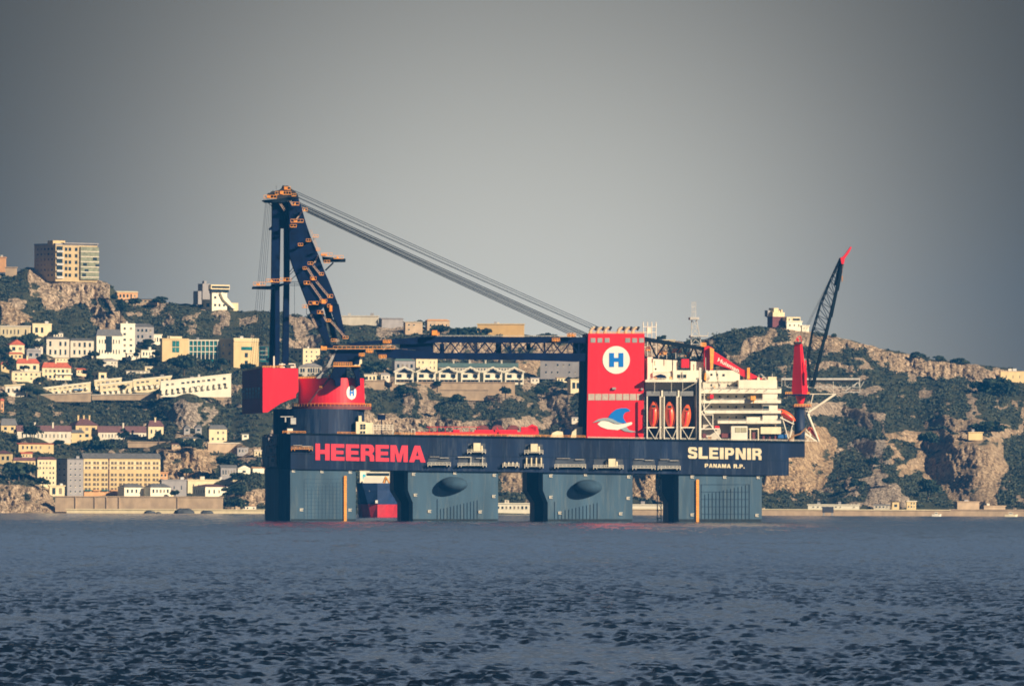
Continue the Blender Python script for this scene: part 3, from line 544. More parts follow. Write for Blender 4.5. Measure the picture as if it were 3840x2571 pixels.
# plateau and back slope behind the ridge
ext = [(60, .0), (200, -4), (500, -25), (1100, -60), (1300, -500)]
Xs = [X]; Ys = [DD]; Zs = [Z]
for d, dz in ext:
    k = (DD[:, -1:]+d)/DD[:, -1:]
    Xs.append(X[:, -1:]*k); Ys.append(DD[:, -1:]+d); Zs.append(np.maximum(Z[:, -1:]+dz, -.9))
XA, YA, ZA = np.hstack(Xs), np.hstack(Ys), np.hstack(Zs)
RA = np.hstack([ROCK]+[np.full((len(tx), 1), .1)]*len(ext)); WA = np.hstack([WARM]+[WARM[:, -1:]]*len(ext))
def grid_mesh(name, XA, YA, ZA, attrs, m, smooth=True):
    nx, ny = XA.shape; me = bpy.data.meshes.new(name)
    me.vertices.add(nx*ny); co = np.stack([XA, YA, ZA], -1).astype(np.float32).reshape(-1); me.vertices.foreach_set('co', co)
    i = np.arange(nx*ny).reshape(nx, ny); q = np.stack([i[:-1, :-1], i[1:, :-1], i[1:, 1:], i[:-1, 1:]], -1).reshape(-1)
    nf = (nx-1)*(ny-1); me.loops.add(nf*4); me.loops.foreach_set('vertex_index', q.astype(np.int32))
    me.polygons.add(nf); me.polygons.foreach_set('loop_start', np.arange(0, nf*4, 4, dtype=np.int32))
    me.update(calc_edges=True)
    if smooth: me.polygons.foreach_set('use_smooth', np.ones(nf, bool))
    for k, a in attrs.items():
        at_ = me.attributes.new(k, 'FLOAT', 'POINT'); at_.data.foreach_set('value', a.astype(np.float32).reshape(-1))
    me.materials.append(m); o = bpy.data.objects.new(name, me); COL.objects.link(o); return o
def terrain_mat():
    m = bpy.data.materials.new('limestone_and_scrub'); m.use_nodes = True; nt = m.node_tree; N, L = nt.nodes, nt.links
    b = N['Principled BSDF']; b.inputs['Roughness'].default_value = .95; b.inputs['Specular IOR Level'].default_value = .15
    tc = N.new('ShaderNodeTexCoord'); mp = N.new('ShaderNodeMapping'); mp.inputs['Scale'].default_value = (1, 1, .45); L.new(tc.outputs['Object'], mp.inputs[0])
    def noise(sc_, det=6, src=mp.outputs[0]):
        n = N.new('ShaderNodeTexNoise'); n.inputs['Scale'].default_value = sc_; n.inputs['Detail'].default_value = det; n.inputs['Roughness'].default_value = .62; L.new(src, n.inputs['Vector']); return n.outputs['Fac']
    def ramp(src, st):
        r = N.new('ShaderNodeValToRGB'); L.new(src, r.inputs[0]); e = r.color_ramp.elements
        while len(e) < len(st): e.new(.5)
        for k, (p, c) in enumerate(st): e[k].position = p; e[k].color = list(c)+[1]
        return r.outputs[0]
    def mix(f, a, b_):
        x = N.new('ShaderNodeMix'); x.data_type = 'RGBA'
        (L.new(f, x.inputs[0]) if not isinstance(f, float) else setattr(x.inputs[0], 'default_value', f)); L.new(a, x.inputs[6]); L.new(b_, x.inputs[7]); return x.outputs[2]
    at_ = N.new('ShaderNodeAttribute'); at_.attribute_name = 'rock'; aw = N.new('ShaderNodeAttribute'); aw.attribute_name = 'warm'
    n1 = noise(.24); n2 = noise(.9); n3 = noise(.5, 8)
    cold = ramp(n1, [(.30, (.22, .19, .17)), (.46, (.48, .43, .37)), (.62, (.68, .60, .52))])
    warm = ramp(n1, [(.28, (.24, .15, .08)), (.44, (.54, .38, .22)), (.62, (.72, .55, .36))])
    rock = mix(aw.outputs['Fac'], cold, warm)
    crack = ramp(n3, [(.36, (.10, .09, .08)), (.47, (1, 1, 1)), (.9, (1, 1, 1))])
    xm = N.new('ShaderNodeMix'); xm.data_type = 'RGBA'; xm.blend_type = 'MULTIPLY'; xm.inputs[0].default_value = .6; L.new(rock, xm.inputs[6]); L.new(crack, xm.inputs[7]); rock = xm.outputs[2]
    scrub = ramp(n2, [(.3, (.03, .045, .03)), (.52, (.07, .085, .05)), (.72, (.22, .19, .13))])
    thr = N.new('ShaderNodeMath'); thr.operation = 'ADD'; L.new(at_.outputs['Fac'], thr.inputs[0])
    s2 = N.new('ShaderNodeMath'); s2.operation = 'MULTIPLY_ADD'; L.new(noise(.35), s2.inputs[0]); s2.inputs[1].default_value = .9; s2.inputs[2].default_value = -.45; L.new(s2.outputs[0], thr.inputs[1])
    rr = N.new('ShaderNodeMapRange'); rr.inputs[1].default_value = .36; rr.inputs[2].default_value = .58; L.new(thr.outputs[0], rr.inputs[0])
    vo = N.new('ShaderNodeTexVoronoi'); vo.feature = 'DISTANCE_TO_EDGE'; vo.inputs['Scale'].default_value = .22
    mv = N.new('ShaderNodeMix'); mv.data_type = 'VECTOR'; mv.inputs[0].default_value = .85; nvn = N.new('ShaderNodeTexNoise'); nvn.inputs['Scale'].default_value = .12; nvn.inputs['Detail'].default_value = 4
    L.new(mp.outputs[0], nvn.inputs['Vector']); va = N.new('ShaderNodeVectorMath'); va.operation = 'MULTIPLY_ADD'; L.new(nvn.outputs['Color'], va.inputs[0]); va.inputs[1].default_value = (14, 14, 14); L.new(mp.outputs[0], va.inputs[2]); L.new(va.outputs[0], vo.inputs['Vector'])
    ed = N.new('ShaderNodeMapRange'); L.new(vo.outputs['Distance'], ed.inputs[0]); ed.inputs[1].default_value = .0; ed.inputs[2].default_value = .12
    ck = ramp(ed.outputs[0], [(.0, (.40, .36, .33)), (.6, (1, 1, 1))]); x2 = N.new('ShaderNodeMix'); x2.data_type = 'RGBA'; x2.blend_type = 'MULTIPLY'; x2.inputs[0].default_value = 1; L.new(rock, x2.inputs[6]); L.new(ck, x2.inputs[7]); rock = x2.outputs[2]
    L.new(mix(rr.outputs[0], scrub, rock), b.inputs['Base Color'])
    bp = N.new('ShaderNodeBump'); bp.inputs['Strength'].default_value = 1; bp.inputs['Distance'].default_value = 2.4
    bb = N.new('ShaderNodeMath'); bb.operation = 'MULTIPLY_ADD'; L.new(n2, bb.inputs[0]); bb.inputs[1].default_value = .55; L.new(n1, bb.inputs[2])
    b3 = N.new('ShaderNodeMath'); b3.operation = 'MULTIPLY_ADD'; L.new(ed.outputs[0], b3.inputs[0]); b3.inputs[1].default_value = .35; L.new(bb.outputs[0], b3.inputs[2]); L.new(b3.outputs[0], bp.inputs['Height']); L.new(bp.outputs[0], b.inputs['Normal']); return m
tag(grid_mesh('hills', XA, YA, ZA, {'rock': RA, 'warm': WA}, terrain_mat()), kind='structure')
# ------------------------------------------------------------------ foliage
def fol_mat(name, a, b_, c):
    m = bpy.data.materials.new(name); m.use_nodes = True; nt = m.node_tree; N, L = nt.nodes, nt.links
    b = N['Principled BSDF']; b.inputs['Roughness'].default_value = .8; b.inputs['Specular IOR Level'].default_value = .2
    tc = N.new('ShaderNodeTexCoord'); n = N.new('ShaderNodeTexNoise'); n.inputs['Scale'].default_value = .22; n.inputs['Detail'].default_value = 4; L.new(tc.outputs['Object'], n.inputs['Vector'])
    r = N.new('ShaderNodeValToRGB'); e = r.color_ramp.elements; e[0].position = .3; e[0].color = a+(1,); e[1].position = .7; e[1].color = c+(1,); k = e.new(.5); k.color = b_+(1,)
    L.new(n.outputs['Fac'], r.inputs[0]); L.new(r.outputs[0], b.inputs['Base Color']); return m
SCR = fol_mat('scrub_leaves', (.030, .046, .040), (.055, .074, .052), (.12, .12, .07))
TRE = fol_mat('tree_leaves', (.016, .032, .024), (.030, .052, .034), (.055, .076, .040))
BARK = mat('bark', (.10, .075, .05), .9, .2, 1)
def leafcloud(cen, rad3, nper, size, seed):      # arrays of tuft centres -> triangles' quads
    r = np.random.default_rng(seed); n = len(cen)
    d = r.normal(size=(n, nper, 3)); d /= np.linalg.norm(d, axis=2, keepdims=True); d[..., 2] = np.abs(d[..., 2])*1.0-.15
    rr = r.random((n, nper, 1))**.35
    P = cen[:, None, :]+d*rr*rad3[:, None, :]; P = P.reshape(-1, 3); k = len(P)
    a = r.normal(size=(k, 3)); a /= np.linalg.norm(a, axis=1, keepdims=True); b = np.cross(a, r.normal(size=(k, 3))); b /= np.linalg.norm(b, axis=1, keepdims=True)
    s = size*(.6+.8*r.random((k, 1)))
    V = np.stack([P-a*s-b*s*.5, P+a*s*.6-b*s*.7, P+a*s+b*s*.5, P-a*s*.5+b*s*.8], 1).reshape(-1, 3)
    return V
def quads_obj(name, V, m, parent=None):
    me = bpy.data.meshes.new(name); n = len(V); me.vertices.add(n); me.vertices.foreach_set('co', V.astype(np.float32).reshape(-1))
    me.loops.add(n); me.loops.foreach_set('vertex_index', np.arange(n, dtype=np.int32)); me.polygons.add(n//4); me.polygons.foreach_set('loop_start', np.arange(0, n, 4, dtype=np.int32))
    me.update(calc_edges=True); me.materials.append(m); o = bpy.data.objects.new(name, me); COL.objects.link(o)
    if parent: o.parent = parent
    return o
# scrub over the slopes
cand = RNG.random((76000, 2)); ci = (cand[:, 0]*(len(tx)-1)).astype(int); cj = (cand[:, 1]*(NR-2)).astype(int)+1
ok = (ROCK[ci, cj] < .35) & (tx[ci] > -720) & (tx[ci] < 4600) & (T[ci, cj] > .03)
ok &= (RNG.random(len(ci)) < .30+.9*np.clip(fbm(tx[ci], PY[ci, cj], 120, 3, 77)+.45, 0, 1))
for x0, y0, x1, y1 in BRECT: ok &= ~((tx[ci] > x0-4) & (tx[ci] < x1+4) & (PY[ci, cj] > y0-4) & (PY[ci, cj] < y1+5))
ci, cj = ci[ok][:21500], cj[ok][:21500]
cen = np.stack([X[ci, cj], DD[ci, cj], Z[ci, cj]], -1); sz = .9+2.2*RNG.random(len(ci))**1.8
V = leafcloud(cen, np.stack([sz*1.3, sz*1.3, sz*1.0], -1), 26, .62, 3)
tag(quads_obj('scrub', V, SCR), kind='stuff')
def tree(px, py, hp, wp, label, group='dark trees among the houses', dome=False, dd=-3, name='broadleaf_tree'):
    D = DT(px, py)-3+dd; s = F/D; h = hp/s; wd = wp/s
    o = thing(name, label, 'tree', at(px, py, D), 0, group)
    m = MB(); m.tube((0, 0, -1.5), (.1, 0, h*.35), .28+h*.012, .2+h*.008, 7)
    for k in range(5):
        q = k*1.26; m.tube((.1, 0, h*.28), (math.cos(q)*wd*.28, math.sin(q)*wd*.28, h*.6), .16, .07, 5)
    m.build('trunk', BARK, o, local=True)
    r = np.random.default_rng(int(px*7+py)); nb = 16
    a = r.random(nb)*6.283; q = r.random(nb)**.5; zz = r.random(nb)
    zl = .34 if h > wd*.55 else .08
    c = np.stack([np.cos(a)*q*wd*.36, np.sin(a)*q*wd*.36, h*(zl+(.84-zl)*zz*(1-.45*q))], -1)
    rr = wd*(.13+.10*r.random((nb, 1)))*np.array([[1, 1, .9*min(1.3, h/wd)]])
    quads_obj('crown', leafcloud(c, rr, 60, max(.5, wd*.045), int(px)), TRE, o)
TREES = [(112,1298,60,130,'wide dark tree below the cream cottages at far left'), (40,1420,90,60,'dark tree clump at the left edge beside the ochre house'), (95,1392,24,36,'small round tree before the orange roofed house'),
 (560,1312,34,66,'dome shaped dark tree above the small white pavilion'), (452,1200,100,62,'tall dark tree hugging the right side of the tower block cliff'), (505,1152,42,60,'bushy tree on the ridge right of the tower block cliff'),
 (600,1150,44,70,'rounded tree on the ridge left of the signal station'), (690,1405,80,100,'broad grey green tree below the yellow palace wing'), (655,1380,50,70,'dark tree left of the broad palace tree'), (828,1385,50,62,'dark tree before the grey palace tower side'),
 (775,1372,30,50,'low tree under the white arches of the gallery'), (100,1478,40,60,'dark tree between the pale house and the terraced houses'), (345,1478,50,22,'slim cypress like tree between two terrace runs'), (215,1415,40,40,'tree before the three storey red roof house'),
 (120,1650,70,80,'dark tree in front of the maroon roofed barracks'), (380,1680,44,110,'wide dark dome of trees in front of the chimney house'), (462,1660,60,50,'bushy tree right of the dome of trees'), (300,1685,40,70,'dark low tree under the dark roofed house'),
 (70,1800,80,140,'broad dark tree on the cliff left of the white wing'), (160,1830,50,60,'dark tree over the rocks before the arcade'), (595,1656,44,40,'tree before the small end house of the barracks'), (722,1692,60,90,'dark tree clump under the small bungalow'),
 (855,1768,80,110,'dark round trees above the grey cottage'), (900,1800,40,80,'low trees before the bright white gable cottage'), (885,1860,56,110,'dark round tree at the right end of the cream depot'), (880,1916,62,110,'big round tree at the end of the sea wall'), (700,1786,40,60,'scrubby tree on top of the cream depot'),
 (930,1400,50,60,'grey green tree left of the counterweight'), (1400,1420,80,110,'grey tree mass right of the crane platform'), (1180,1190,20,60,'low tree on the ridge behind the crane legs'), (1650,1262,54,84,'round dark tree on the ridge before the orange beige building'), (1570,1222,26,56,'dark bush hiding the beige stone house'),
 (1750,1262,40,150,'wide flat tree on the ridge left of the ochre building'), (1826,1250,22,46,'left of two round trees before the ochre building'), (1876,1250,24,60,'right of two round trees before the ochre building'), (2050,1268,22,80,'dark bush on the ridge just left of the red tower'),
 (1640,1462,44,34,'small dark tree at the top of the villa wall'), (1710,1520,46,80,'rounded dark tree at the foot of the beige wall'), (1895,1490,46,48,'pointed dark tree under the fifth villa'), (1645,1560,56,44,'upright dark tree in the middle of the pale rocks'), (1525,1478,46,90,'dark tree arching over the pale rock hollow'),
 (2030,1500,70,60,'dark tree between villas and the grey block'), (2100,1440,16,40,'bush on the terrace under the grey block'), (2480,1280,28,40,'small tree by the low shed on the ridge'),
 (3440,1342,26,60,'rounded bush on the ridge at right'), (3520,1352,22,50,'low bush on the ridge right of its rounded neighbour'), (3600,1364,24,80,'wide flat bush on the ridge at far right'), (3125,1262,12,24,'tiny bush on the ridge right of the lattice boom'),
 (3270,1760,60,70,'round tree on the slope right of the orange cliff'), (3480,1690,90,90,'dark tree growing in the cleft of the right cliff'), (3480,1880,110,90,'large dark tree mass at the foot of the right cliff'), (3330,1820,40,50,'dark tree low on the right slope'), (3210,1840,50,70,'dark tree above the long white quay store'), (3720,1480,80,180,'broad dark trees below the ridge at far right'), (3700,1620,50,140,'dark trees above the cliff house')]
for x, y, h_, w_, lb in TREES: tree(x, y, h_, w_, lb)
rt_ = random.Random(21); cnt = 0
for o_ in [o for o in COL.objects if o.type == 'EMPTY' and o.get('category') in ('house', 'building')]:
    lb = o_['label']; R0 = BOX.get(o_.name)
    if not R0 or len(lb.split()) > 11 or 'ridge' in lb or 'quay' in lb or 'hilltop' in lb or 'gabled villa' in lb or R0[3] > 1880 or cnt >= 44: continue
    side = rt_.choice(('left', 'right')); x = R0[0]-4 if side == 'left' else R0[2]+6
    if x < 6: continue
    h_ = rt_.uniform(20, 38); tree(x, R0[3]+rt_.uniform(4, 12), h_, h_*rt_.uniform(.9, 1.5), 'dark tree %s of the %s' % (side, lb), dd=-6); cnt += 1
# ------------------------------------------------------------------ sea
def make_sea():
    u = np.concatenate([[-.75, -.5, -.35], np.linspace(-.25, -.0865, 130), np.linspace(-.085, .085, 1250), np.linspace(.0865, .25, 130), [.35, .5, .75]])
    dn = np.concatenate([[-40, 60, 180, 300, 400, 450], 490*np.exp(np.arange(0, math.log(5600/490), .0009)), [5900, 6500, 7800]])
    U, Dm = np.meshgrid(u, dn, indexing='ij'); Xm = U*np.maximum(Dm, 400); Zm = np.zeros_like(Xm)
    step = np.maximum(Dm, 380)*.0009; r = np.random.default_rng(5); cx = np.zeros_like(Xm)
    for k in range(84):
        lam = .42*(1.030**k)*(1+.04*r.random()); th = rad(-82+r.normal()*30)     # travelling mostly towards the viewer
        kx, ky = math.cos(th)*2*math.pi/lam, math.sin(th)*2*math.pi/lam; amp = .0105*lam**.74
        if lam > 3: amp *= .75
        lim = lam/max(.15, abs(math.sin(th)))
        fil = np.clip((lim/step-1.0)/1.3, 0, 1); ph = kx*Xm+ky*Dm+r.random()*6.28
        Zm += amp*fil*(np.sin(ph)+.25*np.cos(2*ph))
    gust = np.clip(1+fbm(Xm/2.5, Dm/10.0, 9, 4, 81)*.6+fbm(Xm/1.2, Dm/16.0, 4, 4, 91)*.7, .5, 1.6); Zm *= gust; core = np.abs(U) < .085; Zm *= .060/Zm[core].std()*np.clip(.55+Dm/1250, .98, 2.3); Zm = .15*(np.exp(np.clip(Zm/.15, -2.5, 1.1))-1)
    m = bpy.data.materials.new('sea_water'); m.use_nodes = True; nt = m.node_tree; N, L = nt.nodes, nt.links; b = N['Principled BSDF']
    b.inputs['Base Color'].default_value = (.008, .022, .055, 1); b.inputs['Roughness'].default_value = .12; b.inputs['IOR'].default_value = 1.333
    tc = N.new('ShaderNodeTexCoord'); h_ = None
    for sc_, st, dist in ((3.4, (1, .9, 1), .05), (1.3, (1, .8, 1), .14), (.3, (1, .6, 1), .6)):
        mp = N.new('ShaderNodeMapping'); mp.inputs['Scale'].default_value = st; L.new(tc.outputs['Object'], mp.inputs[0])
        n = N.new('ShaderNodeTexNoise'); n.inputs['Scale'].default_value = sc_; n.inputs['Detail'].default_value = 4; n.inputs['Roughness'].default_value = .6; L.new(mp.outputs[0], n.inputs['Vector'])
        bp = N.new('ShaderNodeBump'); bp.inputs['Strength'].default_value = .9; bp.inputs['Distance'].default_value = dist; L.new(n.outputs['Fac'], bp.inputs['Height'])
        if sc_ < 2:
            mq = N.new('ShaderNodeMapping'); mq.inputs['Scale'].default_value = (.30, .011, 1) if sc_ > 1 else (.09, .006, 1); L.new(tc.outputs['Object'], mq.inputs[0])
            nq = N.new('ShaderNodeTexNoise'); nq.inputs['Scale'].default_value = 1; nq.inputs['Detail'].default_value = 5; nq.inputs['Roughness'].default_value = .65; L.new(mq.outputs[0], nq.inputs['Vector'])
            rq = N.new('ShaderNodeMapRange'); rq.inputs[1].default_value = .40; rq.inputs[2].default_value = .62; rq.inputs[3].default_value = .15; rq.inputs[4].default_value = 1.0; L.new(nq.outputs['Fac'], rq.inputs[0]); L.new(rq.outputs[0], bp.inputs['Strength'])
        if h_: L.new(h_, bp.inputs['Normal'])
        h_ = bp.outputs[0]
    L.new(h_, b.inputs['Normal'])
    tag(grid_mesh('sea', Xm, Dm, Zm, {}, m), kind='structure')
make_sea()
# ------------------------------------------------------------------ vessel
A5 = rad(5); DW = Vector((-math.sin(A5), math.cos(A5), 0)); DX = Vector((math.cos(A5), math.sin(A5), 0)); PM = 9.1
def DV(px): return 4000+(px-1088)/PM*math.tan(A5)
def S(px, py, w=0): return at(px, py, DV(px)+w)
class VB(MB):
    def vb(s, x0, y0, x1, y1, w0, w1):
        f = [S(x0, y1, w0), S(x1, y1, w0), S(x1, y0, w0), S(x0, y0, w0)]; d = DW*(w1-w0)
        return s.hexa(f+[p+d for p in f])
    def vp(s, pts, w0, w1): return s.prism([S(x, y, w0) for x, y in reversed(pts)], DW*(w1-w0))
    def vt(s, a, b, r, r2=None, n=6):
        return s.tube(S(*a), S(*b), r/PM, None if r2 is None else r2/PM, n)
    def rail(s, x0, y0, x1, y1, hp, w, n, r=1.0, lev=(.5, 1)):
        for k in range(n+1):
            t_ = k/n; x = x0+(x1-x0)*t_; y = y0+(y1-y0)*t_; s.vt((x, y, w), (x, y-hp, w), r, n=4)
        for l_ in lev: s.vt((x0, y0-hp*l_, w), (x1, y1-hp*l_, w), r, n=4)
        return s
    def path(s, pts, r, n=6):
        for a, b in zip(pts[:-1], pts[1:]): s.vt(a, b, r, n=n)
        return s
def V_(): return VB()
ves = thing('crane_vessel', 'huge dark navy semi submersible crane vessel lying in front of the headland', 'ship', S(1920, 1954, 50))
# deck box with chamfered stern corner and stepped bow overhang (outline as seen from above, near edge w=0)
def ytop(x): return 1623+(x-1050)*33/1965
def ybot(x): return 1757+(x-1050)*25/1910
m = V_()
def ring(x, w): return [S(x, ytop(x), 0)+DW*w, S(x, ybot(x), 0)+DW*w]
P = [(1050, 9), (1090, 0), (2958, 0), (2958, 100), (1050, 100)]
vs = []
for x, w_ in P: vs += ring(x, w_)
m.add(vs, [(2*i, 2*i+1, 2*((i+1) % 5)+1, 2*((i+1) % 5)) for i in range(5)]+[(8, 6, 4, 2, 0), (1, 3, 5, 7, 9)])
m.build('hull', HULL, ves)
V_().vp([(2958.3, ytop(2958)), (3018, ytop(3018)), (3018, 1712), (2958.3, 1716)], .0, 96).build('bow_overhang', HULL, ves)
V_().vp([(1088, ytop(1088)-2), (3018, ytop(3018)-2), (3018, ytop(3018)+4), (1088, ytop(1088)+4)], -.45, -.02).build('deck_edge', STEEL, ves)
# plate seams
q = V_()
for x in range(1180, 2950, 118): q.vb(x, ytop(x)+6, x+1.2, ybot(x)-2, -.06, .0)
q.vp([(1092, 1700), (2950, 1726), (2950, 1727.2), (1092, 1701.2)], -.06, 0)
q.build('plate_seam', STEEL, ves)
# columns
def column(x0, x1, kink, near=True, lab=None):
    w0, w1 = (1.2, 22) if near else (76, 98)
    yb = 1996 if near else 1990
    def px(x): return x if near else x
    top = 1756
    if kink: pts = [(x0, top), (x1, top), (x1, yb), (x0+kink, yb), (x0+kink, 1884), (x0, 1838)]
    else: pts = [(x0, top), (x1, top), (x1, yb), (x0, yb)]
    return V_().vp(pts, w0, w1)
bc = COLG; dk = mat('column_shaded_copy', (.01, .035, .11), .5, .3, .15, 4)  # far columns: shade under the deck put into a darker column colour
# aft column with chamfered corner, like the hull
m = V_(); vs = []
P = [(1050, 9.5), (1089, 1), (1335, 1), (1335, 24), (1050, 100)]
for x, w_ in P: vs += [S(x, ybot(x)-1, 0)+DW*w_, S(x, 1996, 0)+DW*w_]
m.add(vs, [(2*i, 2*i+1, 2*((i+1) % 5)+1, 2*((i+1) % 5)) for i in range(5)]+[(8, 6, 4, 2, 0), (1, 3, 5, 7, 9)]); m.build('column', COLG, ves)
column(1530, 1868, 18).build('column', COLG, ves); column(2036, 2372, 18).build('column', COLG, ves); column(2545, 2857, 0).build('column', COLG, ves)
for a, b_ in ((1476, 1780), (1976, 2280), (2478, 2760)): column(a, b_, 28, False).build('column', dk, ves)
for x0, x1 in ((1092, 1334), (1549, 1867), (2055, 2371), (2546, 2856)): V_().vb(x0, 1945, x1, 1990, .9, 1.18).build('wet_band', mat('weed_band', (.010, .022, .030), .5, .5, .5), ves)
# ribs of the fender grids
for x0, x1, y0, y1, nx, ny in ((1140, 1275, 1795, 1950, 11, 12), (1640, 1790, 1870, 1950, 13, 0), (2080, 2240, 1880, 1950, 13, 0), (2630, 2810, 1815, 1953, 14, 6)):
    q = V_()
    for k in range(nx): x = x0+(x1-x0)*k/(nx-1); q.vb(x, y0+(k*37 % 40), x+1.0, y1, .95, 1.19)
    for k in range(ny): y = y0+(y1-y0)*k/max(1, ny-1); q.vb(x0, y, x1, y+.9, .98, 1.19)
    q.build('fender_grid', mat('fender_blue', (.02, .05, .10), .8), ves)
# round anchor bolsters
for cx, cy in ((1700, 1815), (2205, 1826)):
    q = V_(); c0 = S(cx, cy, 0); q.ell(c0+DW*0.5, 6.0, 5.6, 3.2, 20, 12); q.build('bolster', mat('bolster_navy', (.026, .065, .11), .9, .2), ves, smooth=True)
# orange ladders
for x, y0, y1 in ((1290, 1783, 1952), (2611, 1797, 1955)):
    q = V_(); q.vb(x, y0, x+10, y1, .45, 1.0); l_ = q.build('draught_ladder', mat('ladder_orange', (.92, .40, .06), .6, .15, .5), ves)
    q = V_()
    for y in range(int(y0)+6, int(y1), 9): q.vb(x-1, y, x+11, y+1.6, .3, .44)
    q.build('rung', ORG_, l_)
# draught marks
q = V_()
for x, y in ((1095, 1760), (1202, 1762), (1308, 1764), (1545, 1772), (1700, 1768), (1848, 1776), (2060, 1778), (2190, 1774), (2352, 1782), (2590, 1782), (2712, 1783), (2838, 1784), (1125, 1905), (1307, 1906), (1605, 1911), (1795, 1913), (2094, 1917), (2322, 1920), (2590, 1924), (2833, 1926), (1552, 1850), (1846, 1855), (2060, 1858), (2350, 1862)):
    q = V_().vb(x, y, x+2, y+10, .85, 1.18)
    for k in range(3): q.vb(x+2, y+k*4, x+13-(k*3) % 5, y+k*4+2, .85, 1.18)
    q.build('draught_mark', WHITE, ves)
# brace lattice by the fourth column
q = V_()
for k in range(6): q.vb(2462, 1790+k*30, 2482, 1793+k*30, 3, 4); q.vt((2466, 1790+k*30, 3.5), (2480, 1820+k*30, 3.5), 1.2, n=4)
q.vb(2464, 1760, 2467, 1990, 3, 4); q.vb(2478, 1760, 2481, 1990, 3, 4); q.build('ladder_tower', STEEL, ves)
# lettering
def text_on(word, o_px, u_px, v_px, w, m, parent, name='lettering', off=.012, mapf=None, sp=1.0):
    cu = bpy.data.curves.new('t', 'FONT'); cu.body = word; cu.offset = off; cu.space_character = sp; cu.resolution_u = 3
    to = bpy.data.objects.new('t', cu); COL.objects.link(to); bpy.context.view_layer.update()
    me = to.evaluated_get(bpy.context.evaluated_depsgraph_get()).to_mesh()
    co = np.array([v.co[:] for v in me.vertices]); fs = [tuple(p.vertices) for p in me.polygons]; to.evaluated_get(bpy.context.evaluated_depsgraph_get()).to_mesh_clear()
    bpy.data.objects.remove(to); bpy.data.curves.remove(cu)
    mn, mx = co.min(0), co.max(0); uv = (co[:, :2]-mn[:2])/(mx[:2]-mn[:2])
    q = MB(); q.add([S(o_px[0]+u_px[0]*u+v_px[0]*v, o_px[1]+u_px[1]*u+v_px[1]*v, w) for u, v in uv], fs)
    n = q.build(name, m, parent); return n
def glyphs(word, x0, y0, x1, y1, slope, w, m, parent, wid, gap=.12, name='lettering'):
    # heavy grotesque capitals drawn as polygons in unit squares
    G = {'H': [[(0,0),(.32,0),(.32,.38),(.68,.38),(.68,0),(1,0),(1,1),(.68,1),(.68,.63),(.32,.63),(.32,1),(0,1)]],
     'E': [[(0,0),(1,0),(1,.22),(.36,.22),(.36,.39),(.92,.39),(.92,.60),(.36,.60),(.36,.78),(.98,.78),(.98,1),(0,1)]],
     'M': [[(0,0),(.25,0),(.25,.62),(.40,0),(.60,0),(.75,.62),(.75,0),(1,0),(1,1),(.66,1),(.5,.42),(.34,1),(0,1)]],
     'A': [[(0,0),(.30,0),(.36,.18),(.64,.18),(.70,0),(1,0),(.67,1),(.33,1)], 'hole', [(.42,.38),(.58,.38),(.5,.70)]],
     'R': [[(0,0),(.33,0),(.33,.36),(.50,.36),(.66,.28),(.68,0),(1,0),(.98,.34),(.84,.46),(.98,.60),(1,.78),(.90,.95),(.72,1),(0,1)], 'hole', [(.33,.60),(.58,.60),(.66,.68),(.58,.79),(.33,.79)]],
     'P': [[(0,0),(.34,0),(.34,.34),(.72,.34),(.92,.44),(1,.66),(.92,.92),(.74,1),(0,1)], 'hole', [(.34,.56),(.58,.56),(.66,.67),(.58,.79),(.34,.79)]],
     'L': [[(0,0),(1,0),(1,.24),(.38,.24),(.38,1),(0,1)]], 'I': [[(0,0),(1,0),(1,1),(0,1)]],
     'N': [[(0,0),(.30,0),(.30,.56),(.66,0),(1,0),(1,1),(.70,1),(.70,.44),(.34,1),(0,1)]],
     'S': [[(0,.30),(.0,.12),(.16,.0),(.84,.0),(1,.14),(1,.44),(.86,.57),(.36,.66),(.36,.78),(.66,.79),(.68,.70),(.98,.70),(.97,.88),(.82,1),(.18,1),(.02,.87),(.02,.58),(.16,.45),(.64,.36),(.64,.22),(.36,.21),(.34,.30)]],
     '.': [[(0,0),(1,0),(1,.26),(0,.26)]]}
    tot = sum(wid.get(c, 1) for c in word)+gap*(len(word)-1); x = 0; base = S(x0, y1, w)
    holes = MB()
    for ch in word:
        cw = wid.get(ch, 1)
        if ch != ' ':
            polys = G[ch]; outer = polys[0]
            def mp(u, v, ww=w): xx = x0+(x1-x0)*(x+cw*u)/tot; return S(xx, y1+(y0-y1)*v+slope*(xx-x0), ww)
            q = MB(); 
            if len(polys) > 1:      # keyhole the counter into the outline
                hole = polys[2]; jo = 0 if ch != 'A' else 2
                # nearest outline vertex to the first hole vertex
                h0 = hole[0]; jo = min(range(len(outer)), key=lambda i: (outer[i][0]-h0[0])**2+(outer[i][1]-h0[1])**2)
                pts = outer[:jo+1]+[hole[0]]+hole[:0:-1]+[hole[0]]+outer[jo:]
            else: pts = outer
            q.prism([mp(u, v) for u, v in pts], (0, -.12, 0)); lo = q.build(name, m, parent)
        x += cw+gap
glyphs('HEEREMA', 1183, 1662, 1596, 1724, .0215, -.10, LRED, ves, {'M': 1.28, 'A': 1.22, 'H': 1.05}, .10)
glyphs('SLEIPNIR', 2580, 1675, 2856, 1718, .0205, -.10, CREAM, ves, {'I': .42, 'N': 1.1, 'S': 1.0}, .14)
glyphs('PANAMA R.P.', 2643, 1737, 2792, 1752, .0215, -.10, CREAM, ves, {'M': 1.25, 'A': 1.1, '.': .3, ' ': .5}, .18)
